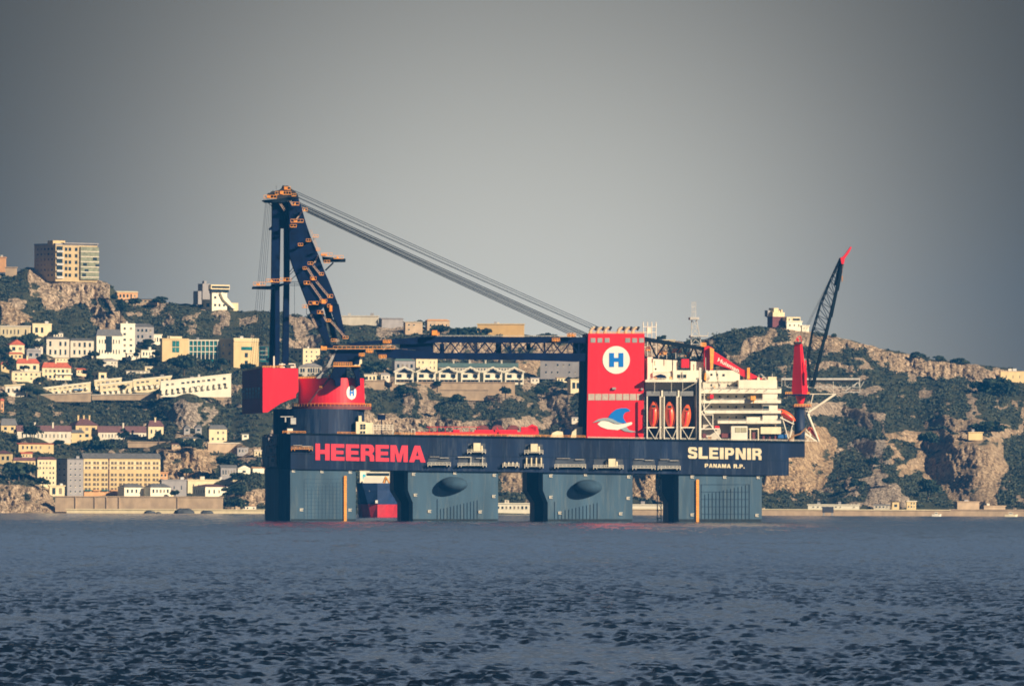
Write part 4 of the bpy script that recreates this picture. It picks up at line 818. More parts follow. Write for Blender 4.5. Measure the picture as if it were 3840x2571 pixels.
# mooring porches in the hull side
PORCH = [(1753, 1822, 1660, 1697, 1), (1967, 2037, 1663, 1699, 1), (1604, 1690, 1711, 1745, 0), (1717, 1825, 1712, 1747, 2), (1885, 1947, 1732, 1749, 3), (1967, 2038, 1715, 1751, 4), (2080, 2197, 1717, 1752, 0), (2225, 2338, 1719, 1755, 1), (2372, 2458, 1720, 1757, 0), (2467, 2552, 1721, 1758, 0), (1092, 1173, 1668, 1686, 5)]
for x0, x1, y0, y1, kd in PORCH:
    p = V_().vb(x0+2, y0+2, x1-2, y1-3, -.12, -.01).build('mooring_recess', mat('recess_grey', (.045, .06, .085), .7, .4, .3), ves)
    q = V_(); mm = ORG_ if kd == 5 else WHITE
    q.vb(x0, y1-4, x1, y1-2.4, -2, -.1); q.rail(x0, y1-3, x1, y1-3, 9, -2, max(3, int((x1-x0)/14)), .7)
    for k in (x0, x0+12, x1-14, x1-2): q.vb(k, y1-2, k+2, y1+3, -1.8, -.2)
    q.build('walkway', mm, p)
    if kd in (0, 2, 5): V_().vb(x0+8, y0, x0+(x1-x0)*.5, y0+1.5, -1, -.14).vb(x1-40, y0+4, x1-8, y0+6, -1, -.14).build('roller', GALV, p)
    if kd == 2: V_().vb(x0+48, y0, x0+50, y1-4, -1.2, -.7).vb(x0+92, y0, x0+94, y1-4, -1.2, -.7).vb(x0, y0, x0+50, y0+2, -1.2, -.7).build('frame', WHITE, p)
    if kd in (3, 4):
        q = V_()
        for k in range(4): xx = x0+8+k*(x1-x0-16)/3; q.vb(xx-2, y0, xx+2, y1-4, -1.5, -.4)
        q.build('fairlead', CREAM if kd == 4 else WHITE, p)
    if kd == 1:
        xc = x0+(x1-x0)*(.52 if x0 < 2200 else .62); q = V_(); q.vb(xc-13, y0, xc+13, y1-6, -2.2, -.2); 
        for k in (-20, 18): q.vt((xc+k, y1-6, -1), (xc+k, y0+10, -1), 4.2, 3, 8)
        q.build('winch_housing', CREAM, p)
# stern end equipment on the shaded end face
q = V_()
def endp(f, y, out=.3): return S(1050, y, 0)+DW*(9.5+f*88)-DX*out
for f0, f1, y0, y1 in ((.12, .30, 1640, 1740), (.40, .55, 1650, 1690), (.62, .9, 1630, 1750), (.34, .6, 1700, 1745)):
    a, b_, c_, d_ = endp(f0, y1), endp(f1, y1), endp(f1, y0), endp(f0, y0); q.hexa([a, b_, c_, d_]+[p-DX*1.6 for p in (a, b_, c_, d_)])
q.build('stern_gear', mat('stern_grey', (.62, .60, .60), .8, .35, .5, 2), ves)
for i, b_ in enumerate(((1006, 1636, 1040, 1668, 12, 20), (1002, 1672, 1036, 1704, 13, 20), (1008, 1708, 1038, 1748, 12, 20), (996, 1628, 1044, 1634, 11, 24))):
    e_ = V_().vb(*b_).build('stern_sponson', mat('sponson_grey', (.20, .19, .21), .8, .35, .6, 2, stain=((.10, .06, .04), .6)), ves)
    if i < 3: V_().vb(b_[0]+9, b_[1]+9, b_[0]+20, b_[1]+22, b_[4]-.15, b_[4]-.01).build('hatch', DARKG, e_)
# crane pedestal (tub) and deck rail
def cyl(mb, px, w, r, y0, y1, n=36, r2=None):
    c0 = S(px, y1, w); c1 = S(px, y0, w); return mb.tube(Vector((c0.x, c0.y, c0.z)), Vector((c0.x, c0.y, c1.z)), r, r2 if r2 else r, n)
cyl(V_(), 1195, 18, 172/PM, 1534, 1626, 40).build('crane_pedestal', HULL, ves, smooth=False)
V_().vb(1212, 1556, 1231, 1576, -.6, 1.5).build('pedestal_door', GREYP, ves)
q = V_()
q.rail(1060, 1624, 1335, 1629, 9, .3, 16, 1.0).rail(1480, 1630, 2195, 1642, 9, .3, 34, 1.0); q.build('deck_rail', ORG_, ves)
V_().rail(2205, 1643, 3016, 1655, 6, .3, 40, .8).build('deck_rail', WHITE, ves)
q = V_(); q.vb(1077, 1606, 1098, 1625, .6, 4); q.build('deck_box', WHITE, ves)
q = V_(); q.vb(1052, 1560, 1100, 1563, -1.5, 0).vt((1070, 1563, -1), (1070, 1582, -1), 3, n=6).vb(1090, 1566, 1110, 1590, -1, 1); q.build('floodlight_arm', GALV, ves)
# white deck cabin and frame
c_ = V_().vb(1335, 1580, 1370, 1631, 2, 9).vb(1370, 1584, 1400, 1631, 3, 9).vb(1345, 1558, 1356, 1580, 4, 7).build('deck_cabin', CREAM, ves)
q = V_()
for a in (1352, 1363): q.vb(a, 1590, a+8, 1598, 1.8, 1.99).vb(a, 1600, a+8, 1608, 1.8, 1.99).vb(a, 1616, a+7, 1624, 1.8, 1.99)
q.build('window', DARKG, c_)
q = V_(); q.rail(1400, 1612, 1473, 1613, 20, 3, 6, 1.2, (.2, .6, 1)); q.vt((1473, 1590, 3), (1473, 1632, 3), 1.6).vt((1400, 1590, 3), (1400, 1632, 3), 1.6); q.build('deck_frame', WHITE, ves)
V_().vb(1417, 1554, 1446, 1574, 8, 10).vt((1431, 1574, 9), (1431, 1632, 9), 2).build('control_panel', NAVY, ves)
V_().path([(1543, 1632, 2), (1543, 1608, 2), (1556, 1608, 2), (1556, 1632, 2)], 1.8, 4).build('deck_frame', WHITE, ves)
# red boom rest / pipe rack along the deck
q = V_(); q.vb(1557, 1619, 2020, 1629, 8, 12); q.vb(1700, 1610, 1724, 1619, 8, 11).vb(1955, 1600, 2010, 1619, 9, 12).vb(1780, 1611, 1940, 1619, 9, 11)
q.path([(1600, 1600, 9), (1800, 1600, 9)], 1.2, 4).path([(1862, 1602, 8), (1880, 1630, 7)], 2.2, 5)
for x in range(1610, 1800, 30): q.vt((x, 1600, 9), (x, 1620, 9), 1, n=4)
for x in range(1640, 2010, 24): q.vt((x, 1628, 8), (x, 1640, 8), 1.5, n=4)
q.vp([(1980, 1598), (1996, 1590), (2015, 1598), (2020, 1619), (1975, 1619)], 9, 11)
q.build('pipe_rack', RED, ves)
for x in (1811, 1867, 1925):
    q = V_(); q.prism([S(x+23*math.cos(math.pi*i/10), 1611-18*math.sin(math.pi*i/10), 11) for i in range(11)], DW*5); q.build('hose_reel', MAROON, ves)
q = V_(); q.vp([(2062, 1640), (2072, 1622), (2090, 1615), (2110, 1618), (2114, 1640)], 6, 10).vp([(2140, 1640), (2146, 1618), (2170, 1600), (2188, 1600), (2188, 1640)], 8, 12); q.build('tarpaulin', CREAM, ves)
q = V_(); q.prism([S(2127+12*math.cos(math.pi*2*i/14), 1620-12*math.sin(math.pi*2*i/14), 7) for i in range(14)], DW*3); q.build('cable_drum', NAVY, ves)
# ------------------------------------------------------------------ red funnel tower (part of the vessel)
TW = 4
V_().vp([(2206, 1250), (2417, 1250), (2413, 1645), (2200, 1643)], TW, TW+26).build('funnel_tower', REDT, ves)
V_().vp([(2192, 1262), (2205, 1262), (2199, 1643), (2186, 1643)], TW+2, TW+24).build('tower_side_shade', NAVY, ves)  # the tower's shaded left flank, put in as a navy slab
q = V_(); q.rail(2208, 1250, 2416, 1251, 6, TW, 18, .9); q.build('railing', ORG_, ves)
for x in (2215, 2241, 2268, 2345, 2371, 2397): V_().vb(x, 1267, x+18, 1284, TW-.15, TW-.01).build('louvre', GREYP, ves)
for k in range(8):
    x = 2206+k*26; V_().vb(x, 1476, x+23.5, 1500, TW-.15, TW-.01).build('louvre', mat('louvre_beige', (.50, .42, .36), .7, .15, 1), ves)
V_().vb(2296, 1452, 2310, 1460, TW-1, TW-.01).vb(2403, 1455, 2412, 1462, TW-1, TW-.01).build('lamp_bracket', GREYP, ves)
rd = V_(); rd.prism([S(2311+51*math.cos(-2*math.pi*i/48), 1349+52*math.sin(-2*math.pi*i/48), TW-.2) for i in range(48)], DW*.19); rdo = rd.build('roundel', LWHITE, ves)
V_().vp([(2285, 1323), (2303, 1323), (2303, 1341), (2320, 1341), (2320, 1323), (2338, 1323), (2338, 1375), (2320, 1375), (2320, 1356), (2303, 1356), (2303, 1375), (2285, 1375)], TW-.35, TW-.21).build('letter_h', BLUEP, rdo)
def zz(pts): return [(2150+x/3.0145, 1150+y/3.0145) for x, y in pts]
V_().vp(zz([(272,1325),(310,1290),(350,1285),(410,1290),(450,1318),(560,1322),(655,1300),(668,1312),(660,1330),(560,1370),(500,1392),(380,1380),(310,1355)]), TW-.2, TW-.01).build('wave_emblem', LWHITE, ves)
V_().vp(zz([(395,1250),(430,1200),(480,1160),(540,1143),(600,1143),(640,1165),(640,1178),(592,1190),(570,1215),(565,1250),(578,1280),(604,1312),(540,1315),(480,1290),(440,1265)]), TW-.34, TW-.21).build('wave_emblem', BLUEP, ves)
V_().vp(zz([(215,1312),(280,1270),(340,1255),(398,1254),(450,1270),(500,1300),(560,1316),(520,1322),(470,1318),(400,1288),(350,1282),(300,1290)]), TW-.5, TW-.36).build('wave_emblem', TEALP, ves)
V_().vp(zz([(530,1378),(600,1355),(630,1390),(715,1412),(650,1418),(580,1405)]), TW-.34, TW-.21).build('wave_emblem', TEALP, ves)
for i, x in enumerate((2214, 2241, 2268, 2318, 2345, 2372)):
    q = V_(); pts = [(x, 1252, TW+5+i % 2), (x, 1242, TW+5+i % 2), (x+3, 1235, TW+5+i % 2), (x+9, 1230, TW+5+i % 2), (x+17, 1229, TW+5+i % 2)]
    q.path(pts, 6.2, 10); pp = q.build('exhaust_pipe', mat('exhaust_cream', (.62, .52, .34), .4, .15, .8), ves)
    q = V_(); q.vt((x+17, 1229, TW+5+i % 2), (x+24, 1233, TW+5+i % 2), 7.5, 8.5, 10); q.build('exhaust_mouth', BLACK, pp)
# posts behind the tower
q = V_()
for k in range(4):
    x = 2412+k*16; q.vt((x, 1340, 34), (x, 1208, 34), 1.6, n=5).vt((x, 1220, 34), (x, 1206, 34), 2.4, 1.2, 5)
for y in (1225, 1245, 1270, 1300): q.vt((2412, y, 34), (2461, y, 34), 1.4, n=4)
q.vb(2425, 1228, 2445, 1250, 34, 36); q.build('vent_post', WHITE, ves)
# lattice mast
q = V_(); ya, yb_ = 1200, 1345
for xa, xb in ((2594, 2590), (2612, 2640)):
    for ww in (30, 33): q.vt((xa, ya, ww), (xb, yb_, ww), 2.0, n=5)
ys = [1200, 1228, 1258, 1290, 1330]
for a, b_ in zip(ys[:-1], ys[1:]):
    fa = (a-ya)/(yb_-ya); fb = (b_-ya)/(yb_-ya); q.vt((2594-4*fa, a, 30), (2612+28*fb, b_, 30), 1.3, n=4).vt((2612+28*fa, a, 30), (2594-4*fb, b_, 30), 1.3, n=4).vt((2594-4*fb, b_, 30), (2612+28*fb, b_, 30), 1.3, n=4)
q.vb(2588, 1189, 2622, 1198, 28, 35).vb(2590, 1257, 2656, 1262, 28, 35); q.vt((2653, 1257, 31), (2656, 1246, 31), 1.2)
for x in (2595, 2602, 2609): q.vt((x, 1190, 31), (x, 1132, 31), 1.5, n=4)
for y in (1134, 1150, 1168): q.vt((2595, y, 31), (2609, y, 31), 1.3, n=4)
q.build('radio_mast', GALV, ves)
# ------------------------------------------------------------------ superstructure
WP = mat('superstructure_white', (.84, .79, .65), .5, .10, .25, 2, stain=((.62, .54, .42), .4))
SHW = mat('inner_wall_shaded', (.62, .58, .48), .6, .12, .3)  # darkened copy of the white: recess shade put into the wall colour
def part(name, m_, boxes, parent=ves): 
    q = V_()
    for b_ in boxes: q.vb(*b_)
    return q.build(name, m_, parent)
up = part('upper_deckhouse', WP, [(2428, 1338, 2448, 1428, 10, 30), (2450, 1345, 2520, 1395, 12, 30), (2448, 1396, 2524, 1424, 9, 28), (2524, 1388, 2626, 1424, 8, 28), (2524, 1350, 2540, 1388, 12, 26), (2590, 1348, 2640, 1388, 12, 26), (2648, 1388, 2774, 1432, 8, 32), (2700, 1372, 2760, 1388, 14, 30)])
part('window', DARKG, [(2540, 1404, 2552, 1418, 7.8, 7.99), (2556, 1404, 2574, 1418, 7.8, 7.99), (2665, 1400, 2672, 1408, 7.8, 7.99), (2687, 1400, 2694, 1408, 7.8, 7.99), (2710, 1402, 2718, 1410, 7.8, 7.99), (2456, 1380, 2462, 1386, 11.8, 11.99)], up)
V_().vp([(2455, 1418), (2462, 1407), (2478, 1402), (2494, 1407), (2502, 1418)], 6, 9).build('tarpaulin_cover', NAVY, ves)
part('red_container', RED, [(2556, 1346, 2584, 1378, 10, 14)])
part('boat_deck', WP, [(2420, 1423, 2632, 1432, -.2, 26), (2420, 1432, 2620, 1462, 10, 26)])
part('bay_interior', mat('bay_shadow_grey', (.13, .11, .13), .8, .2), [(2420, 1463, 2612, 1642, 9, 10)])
part('bay_partition', WP, [(2480, 1463, 2486, 1642, 0.5, 9), (2542, 1463, 2548, 1642, .5, 9), (2420, 1600, 2612, 1604, .5, 9)])
part('bay_side', GREYP, [(2611, 1432, 2624, 1646, 0, 14)])
q = V_()
for x in (2425, 2474, 2489, 2537, 2551): q.vb(x, 1485, x+4, 1646, -.4, .4)
for x in (2425, 2489, 2551): q.vt((x+3, 1600, -.2), (x+32, 1646, -.2), 1.4, n=4).vt((x+50, 1604, -.2), (x+32, 1646, -.2), 1.4, n=4)
for x in (2455, 2518, 2560): q.vt((x, 1433, 0), (x, 1470, 0), .9, n=4)
q.vt((2560, 1462, 0), (2612, 1434, 0), 1, n=4)
q.build('davit_frame', WHITE, ves)
part('davit_head', mat('davit_grey', (.20, .21, .22), .6), [(2424, 1466, 2478, 1484, 1, 8), (2488, 1466, 2540, 1484, 1, 8), (2551, 1466, 2600, 1484, 1, 8)])
q = V_(); q.vb(2622, 1378, 2630, 1648, -1, .5); q.vt((2628, 1540, -.6), (2704, 1648, -.6), 2.2, n=5).vt((2630, 1500, -.6), (2645, 1545, -.6), 1.3, n=4).vt((2670, 1505, -.6), (2628, 1548, -.6), 1.8, n=4)
for y in (1460, 1480, 1510): q.vt((2630, y, -.5), (2648, y, -.5), 1.1, n=4)
q.vb(2640, 1432, 2643, 1545, -.8, -.3); q.vb(2628, 1552, 2676, 1555, -.8, 2).vb(2672, 1555, 2675, 1605, -.6, -.2).vb(2628, 1605, 2700, 1609, -.8, 2); q.build('corner_frame', WHITE, ves)
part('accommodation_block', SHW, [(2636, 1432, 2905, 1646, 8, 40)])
ab = part('bulkhead_end', WP, [(2770, 1424, 2914, 1474, 3, 30), (2860, 1474, 2916, 1590, 2, 30), (2800, 1560, 2860, 1590, 3, 8)])
for i, (x0, y0, x1, y1) in enumerate(((2630, 1456, 2930, 1474), (2630, 1499, 2929, 1511), (2644, 1538, 2929, 1549), (2692, 1577, 2929, 1587))):
    dk_ = part('deck_gallery', WP, [(x0, y0, x1, y1, .5 if i else 1.5, 9)])
    q = V_()
    for x in range(x0+15, x1-20, 34): q.vt((x, y0-1, 3), (x-8, y0+6, .3), 1.1, n=4)
    q.rail(x0, y0, x1, y0, 5, .7, int((x1-x0)/22), .7); q.build('railing', GALV, dk_)
for y in (1443, 1486, 1524, 1563):
    q = V_()
    for k, x in enumerate(range(2665, 2850, 31)): V_().vb(x, y-3, x+6, y+4, 7.85, 7.99).build('porthole', DARKG, ab)
part('window', DARKG, [(2862, 1521, 2884, 1541, 1.8, 1.99)], ab)
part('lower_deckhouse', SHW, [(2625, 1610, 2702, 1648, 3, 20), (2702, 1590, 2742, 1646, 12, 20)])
part('workshop', WHITE, [(2742, 1597, 2803, 1650, .8, 8)])
part('workshop_window', mat('glass_cream', (.42, .40, .28), .3, .2), [(2758, 1602, 2777, 1620, .6, .79), (2780, 1602, 2800, 1620, .6, .79)])
part('store_house', CREAM, [(2853, 1600, 2929, 1626, 1, 9), (2810, 1605, 2846, 1610, 1, 5), (2812, 1610, 2816, 1650, 1, 2), (2842, 1610, 2846, 1650, 1, 2)])
for b_ in [(2706, 1624, 2740, 1640, 2, 6), (2860, 1634, 2868, 1652, 1, 4), (2884, 1636, 2890, 1653, 1, 4), (2905, 1634, 2911, 1653, 1, 4), (2635, 1625, 2648, 1640, 1.5, 2.99), (2822, 1620, 2832, 1648, 2, 5)]: part('vent', MAROON, [b_])
part('roof_gear', CREAM, [(2790, 1416, 2800, 1424, 8, 12), (2880, 1412, 2912, 1424, 5, 20), (2840, 1414, 2850, 1424, 6, 14)])
part('exhaust_soot_panel', GREYP, [(2795, 1476, 2815, 1499, 7.7, 7.84)])
rc = random.Random(12)
for x, y, w_ in [(rc.uniform(2650, 2840), yy, 6.5) for yy in (1454, 1497, 1536, 1575) for _ in range(4)]+[(rc.uniform(2640, 2900), 1648, 3) for _ in range(10)]+[(rc.uniform(2430, 2620), 1423, 5) for _ in range(7)]+[(rc.uniform(2780, 2905), 1423, 8) for _ in range(6)]:
    a_, h_ = rc.uniform(5, 13), rc.uniform(5, 12); V_().vb(x, y-h_, x+a_, y, w_, w_+1.2).build('equipment_box', rc.choice([GALV, CREAM, GREYP, WHITE, MAROON, ORG_]), ves)
for x0, y0, x1, y1 in ((2646, 1392, 2646, 1340), (2702, 1456, 2690, 1388), (2560, 1424, 2560, 1392), (2534, 1345, 2534, 1322), (2800, 1424, 2800, 1398), (2846, 1424, 2846, 1404), (2896, 1424, 2896, 1400), (2470, 1345, 2470, 1330), (2500, 1345, 2500, 1326)): V_().vt((x0, y0, 7.5), (x1, y1, 7.5), 1.3, n=6).build('pipe', GALV, ves)
for x0, y0, x1, y1 in ((2700, 1499, 2724, 1474), (2760, 1538, 2784, 1511), (2720, 1577, 2744, 1549), (2636, 1646, 2664, 1610), (2874, 1424, 2850, 1400)):
    q = V_().vt((x0, y0, 5), (x1, y1, 5), 1.1, n=4).vt((x0+5, y0, 5), (x1+5, y1, 5), 1.1, n=4)
    for k in range(1, 6): q.vt((x0+(x1-x0)*k/6, y0+(y1-y0)*k/6, 5), (x0+5+(x1-x0)*k/6, y0+(y1-y0)*k/6, 5), .8, n=4)
    q.build('stairway', GALV, ves)
V_().rail(2428, 1424, 2626, 1424, 7, .2, 14, .8).build('railing', WHITE, ves); V_().rail(2650, 1432, 2770, 1432, 7, 7, 8, .8).build('railing', WHITE, ves)
# containers resting on deck, hung orange survival pod: things of their own
def vthing(name, label, cat, px, py, w): return thing(name, label, cat, S(px, py, w))
o = vthing('deck_container', 'blue shipping container on deck just left of the right crane pedestal', 'container', 2932, 1652, 3); part('body', mat('container_blue', (.02, .14, .42), .5), [(2914, 1628, 2952, 1642, 2, 6)], o); part('door', NAVY, [(2914.5, 1630, 2918, 1641, 1.8, 1.99)], o)
o = vthing('deck_container', 'small red container on deck left of the diagonal white brace', 'container', 2690, 1609, 2); part('body', RED, [(2678, 1596, 2698, 1605, 1, 4)], o); part('door', MAROON, [(2678.5, 1597, 2682, 1604, .8, .99)], o)
o = vthing('survival_pod', 'orange box hanging on the white deckhouse wall', 'pod', 2826, 1500, 0); part('body', ORG_, [(2816, 1484, 2834, 1500, -2, .4)], o); V_().vt((2825, 1500, -.8), (2825, 1512, -.8), 4, 1, 6).build('bracket', ORG_, o)
o = vthing('survival_pod', 'small red box hanging below the corner of the upper white deckhouse', 'pod', 2670, 1495, 0); part('body', RED, [(2663, 1478, 2676, 1494, -1, .4)], o); part('bracket', GALV, [(2668, 1474, 2671, 1478, -.5, .4)], o)
# lifeboats
def lifeboat(px, py, w, L_, Wd, tilt, label, yaw=0):
    o = thing('lifeboat', label, 'lifeboat', S(px, py, w), 0, 'orange lifeboats of the vessel')
    n, mm = 14, 12; m = MB(); vs = []
    for j in range(mm+1):
        t_ = j/mm; z = (t_-.5)*L_; r = (math.sin(math.pi*min(1, max(0, t_*.93+.035)))**.62)
        for i in range(n):
            q = 2*math.pi*i/n; vs.append(Vector((Wd/2*r*math.cos(q), Wd/2*r*math.sin(q)*1.05, z)))
    fs = [(j*n+i, j*n+(i+1) % n, (j+1)*n+(i+1) % n, (j+1)*n+i) for j in range(mm) for i in range(n)]+[tuple(range(n-1, -1, -1)), tuple(range(mm*n, mm*n+n))]
    R = Matrix.Rotation(yaw, 3, 'Z') @ Matrix.Rotation(tilt, 3, 'Y')
    m.add([R @ v for v in vs], fs); m.build('hull', LBOAT, o, smooth=True, local=True)
    m = MB(); m.box(-Wd*.22, -Wd*.62, L_*.22, Wd*.22, -Wd*.2, L_*.40); m.v = [tuple(R @ Vector(v)) for v in m.v]; m.build('wheelhouse', LBOAT, o, local=True)
    m = MB(); m.box(-Wd*.17, -Wd*.66, L_*.27, Wd*.17, -Wd*.625, L_*.36); m.v = [tuple(R @ Vector(v)) for v in m.v]; m.build('window', DARKG, o, local=True)
    m = MB(); m.box(-Wd*.06, -Wd*.60, -L_*.36, Wd*.06, -Wd*.46, L_*.2); m.v = [tuple(R @ Vector(v)) for v in m.v]; m.build('keel', RED, o, local=True)
lifeboat(2451, 1554, 2.6, 11, 4.4, 0.03, 'orange lifeboat hanging nose down in the left bay beside the red tower')
lifeboat(2513, 1556, 2.6, 11, 4.4, -0.06, 'orange lifeboat hanging nose down in the middle of three bays')
lifeboat(2573, 1562, 3.0, 10, 4.1, 0.12, 'orange lifeboat hanging nose down in the right bay, shaded at the top')
lifeboat(2950, 1556, 3, 8.5, 3.0, -0.98, 'orange lifeboat tilted on its ramp left of the blue crane pedestal')
lifeboat(3050, 1625, 6, 7.5, 2.6, -0.72, 'orange lifeboat behind the white struts right of the blue crane pedestal')
part('lifeboat_ramp', MAROON, []) if False else None
V_().vp([(2928, 1566), (2972, 1590), (2972, 1600), (2935, 1575)], 2, 5).build('lifeboat_ramp', MAROON, ves)
V_().vp([(2926, 1562), (2978, 1588), (2978, 1592), (2926, 1567)], .5, 1.5).build('lifeboat_ramp', WHITE, ves)
V_().vp([(3020, 1620), (3068, 1655), (3060, 1655), (3020, 1630)], 4, 6).build('lifeboat_ramp', WHITE, ves)
# helideck and bow struts
hd = part('helideck', GALV, [(2930, 1417, 3226, 1424, 30, 56), (2930, 1424, 3226, 1429, 32, 54)])
q = V_()
for k in range(12): x = 2940+k*25; q.vt((x, 1429, 33), (x+12, 1452, 33), 1.3, n=4).vt((x+25, 1429, 33), (x+12, 1452, 33), 1.3, n=4)
q.vt((2952, 1452, 33), (3225, 1452, 33), 1.3, n=4)
q.vt((3224, 1430, 33), (3225, 1470, 33), 2, n=4).vt((3170, 1465, 33), (3222, 1430, 33), 2, n=4).vt((3225, 1470, 33), (3160, 1470, 33), 1.5, n=4)
for x in (2932, 2944, 3222): q.vt((x, 1416, 30), (x, 1448, 30), 1.2, n=4)
q.build('helideck_truss', GALV, hd)
q = V_(); q.vb(2932, 1426, 3222, 1429, 30.2, 31.5); q.build('deck_net', BLACK, hd)
q = V_(); q.vt((3030, 1546, 3), (3134, 1476, 3), 4.4, n=8).vt((3035, 1477, 3), (3132, 1477, 3), 1.8, n=5).vt((3049, 1478, 3), (3034, 1545, 3), 1.8, n=5).vt((3125, 1430, 30), (3125, 1478, 4), 1.2, n=4)
q.vt((3024, 1540, 4), (3070, 1652, 4), 6, 4, 8).vt((3022, 1545, 5), (3040, 1640, 5), 2.5, n=5).vt((3022, 1610, 5), (3072, 1655, 5), 2.5, n=5)
q.vt((2932, 1560, 1), (2958, 1650, 1), 2, n=5).vt((2976, 1575, 1), (2958, 1650, 1), 1.8, n=5).vt((2934, 1575, 1), (2975, 1590, 1), 1.2, n=4).vt((2958, 1650, 1), (2970, 1610, 1), 2.6, n=5)
q.vt((3018, 1652, 4), (3066, 1652, 4), 1.5, n=4).vt((3018, 1625, 4), (3030, 1652, 4), 1.3, n=4).vt((3036, 1632, 4), (3030, 1652, 4), 1.3, n=4)
q.build('bow_strut', WP, ves)
# ------------------------------------------------------------------ main heavy lift crane
cr = vthing('heavy_lift_crane', 'giant navy crane with red counterweight house and long lattice boom lowered to the right', 'crane', 1195, 1534, 18)
# counterweight house
m = V_(); pts = [(985, 1378), (1118, 1381), (1120, 1466), (1110, 1478), (1110, 1490), (1080, 1500), (1052, 1512), (1024, 1531), (1004, 1545), (985, 1546)]
w0 = 2
m.vp(pts, w0, w0+38)
m.build('counterweight_house', RED, cr)
# shaded rear face of the counterweight, angled away
a, b_, c_, d_ = S(985, 1546, w0), S(985, 1378, w0), S(948, 1388, w0+22), S(948, 1550, w0+22)
e_, f_, = S(908, 1392, w0+46), S(908, 1552, w0+46)
m = MB(); m.add([a, b_, c_, d_, e_, f_, a+DX*1+DW*46, b_+DX*1+DW*46], [(0,1,2,3), (3,2,4,5), (5,4,7,6), (6,7,1,0), (1,7,4,2), (0,3,5,6)])
cwb = m.build('counterweight_rear', RED, cr)
def rearp(u, y): # u 0..1 along the rear face from its left edge
    A, B_ = (f_, d_) if u < .52 else (d_, a); t_ = u/.52 if u < .52 else (u-.52)/.48
    p = A.lerp(B_, t_); zz_ = S(985, y, w0).z; return Vector((p.x-.25, p.y-.25, zz_))
wd = 'HEEREMA'
for i, ch in enumerate('MAREMA'):
    u0 = .06+i*.15; q = MB()
    for k in (0, .075): q.hexa([rearp(u0+k, 1492), rearp(u0+k+.03, 1492), rearp(u0+k+.03, 1450), rearp(u0+k, 1450)]+[p+Vector((-.1, -.1, 0)) for p in (rearp(u0+k, 1492), rearp(u0+k+.03, 1492), rearp(u0+k+.03, 1450), rearp(u0+k, 1450))])
    y0 = 1452 if ch != 'M' else 1460
    q.hexa([rearp(u0+.03, y0+8), rearp(u0+.075, y0+8), rearp(u0+.075, y0), rearp(u0+.03, y0)]+[p+Vector((-.1, -.1, 0)) for p in (rearp(u0+.03, y0+8), rearp(u0+.075, y0+8), rearp(u0+.075, y0), rearp(u0+.03, y0))])
    if ch != 'M': q.hexa([rearp(u0+.03, 1474), rearp(u0+.075, 1474), rearp(u0+.075, 1468), rearp(u0+.03, 1468)]+[p+Vector((-.1, -.1, 0)) for p in (rearp(u0+.03, 1474), rearp(u0+.075, 1474), rearp(u0+.075, 1468), rearp(u0+.03, 1468))])
    q.build('lettering', LWHITE, cwb)
q = V_(); q.rail(985, 1378, 1060, 1378, 6, w0+1, 8, 1.0); q.rail(912, 1391, 985, 1380, 6, w0+24, 7, 1.0); q.build('railing', ORG_, cr)
q = V_(); q.vb(1055, 1362, 1062, 1380, 6, 9).vb(1047, 1364, 1070, 1368, 5, 9).vb(1050, 1374, 1068, 1378, 5, 9).vb(1083, 1362, 1108, 1366, 5, 8).vb(1090, 1372, 1110, 1379, 5, 8).vb(1104, 1362, 1108, 1379, 5, 8).vb(1025, 1335, 1030, 1378, 6, 8); q.build('roof_gear', WHITE, cr)
# round machinery house
DRUMC = (1243, 18); DR = 125/PM
def drum(mb, y0, y1, r0, r1, n=56):
    c0 = S(DRUMC[0], y1, DRUMC[1]); c1 = S(DRUMC[0], y0, DRUMC[1]); return mb.tube(c0, Vector((c0.x, c0.y, c1.z)), r0, r1, n)
drum(V_(), 1418, 1516, DR+.1, DR-.3).build('machinery_house', RED, cr, smooth=False)
drum(V_(), 1524, 1535, (150)/PM, 150/PM, 56).build('ring_platform', MAROON, cr)
drum(V_(), 1515.5, 1524, DR*.98, DR*.98).build('slew_ring', MAROON, cr)
q = V_(); c0 = S(DRUMC[0], 1524, DRUMC[1]); R_ = 149/PM
for k in range(60):
    a1, a2 = 2*math.pi*k/60, 2*math.pi*(k+1)/60; p1 = c0+Vector((math.cos(a1)*R_, math.sin(a1)*R_, 0)); p2 = c0+Vector((math.cos(a2)*R_, math.sin(a2)*R_, 0))
    q.tube(p1, p1+Vector((0, 0, 1.2)), .08, n=4); q.tube(p1+Vector((0, 0, 1.2)), p2+Vector((0, 0, 1.2)), .1, n=4)
q.build('railing', ORG_, cr)
q = V_(); q.rail(1120, 1420, 1232, 1418, 7, 6, 12, 1.1); q.vb(1236, 1404, 1262, 1418, 5, 9); q.build('railing', ORG_, cr)
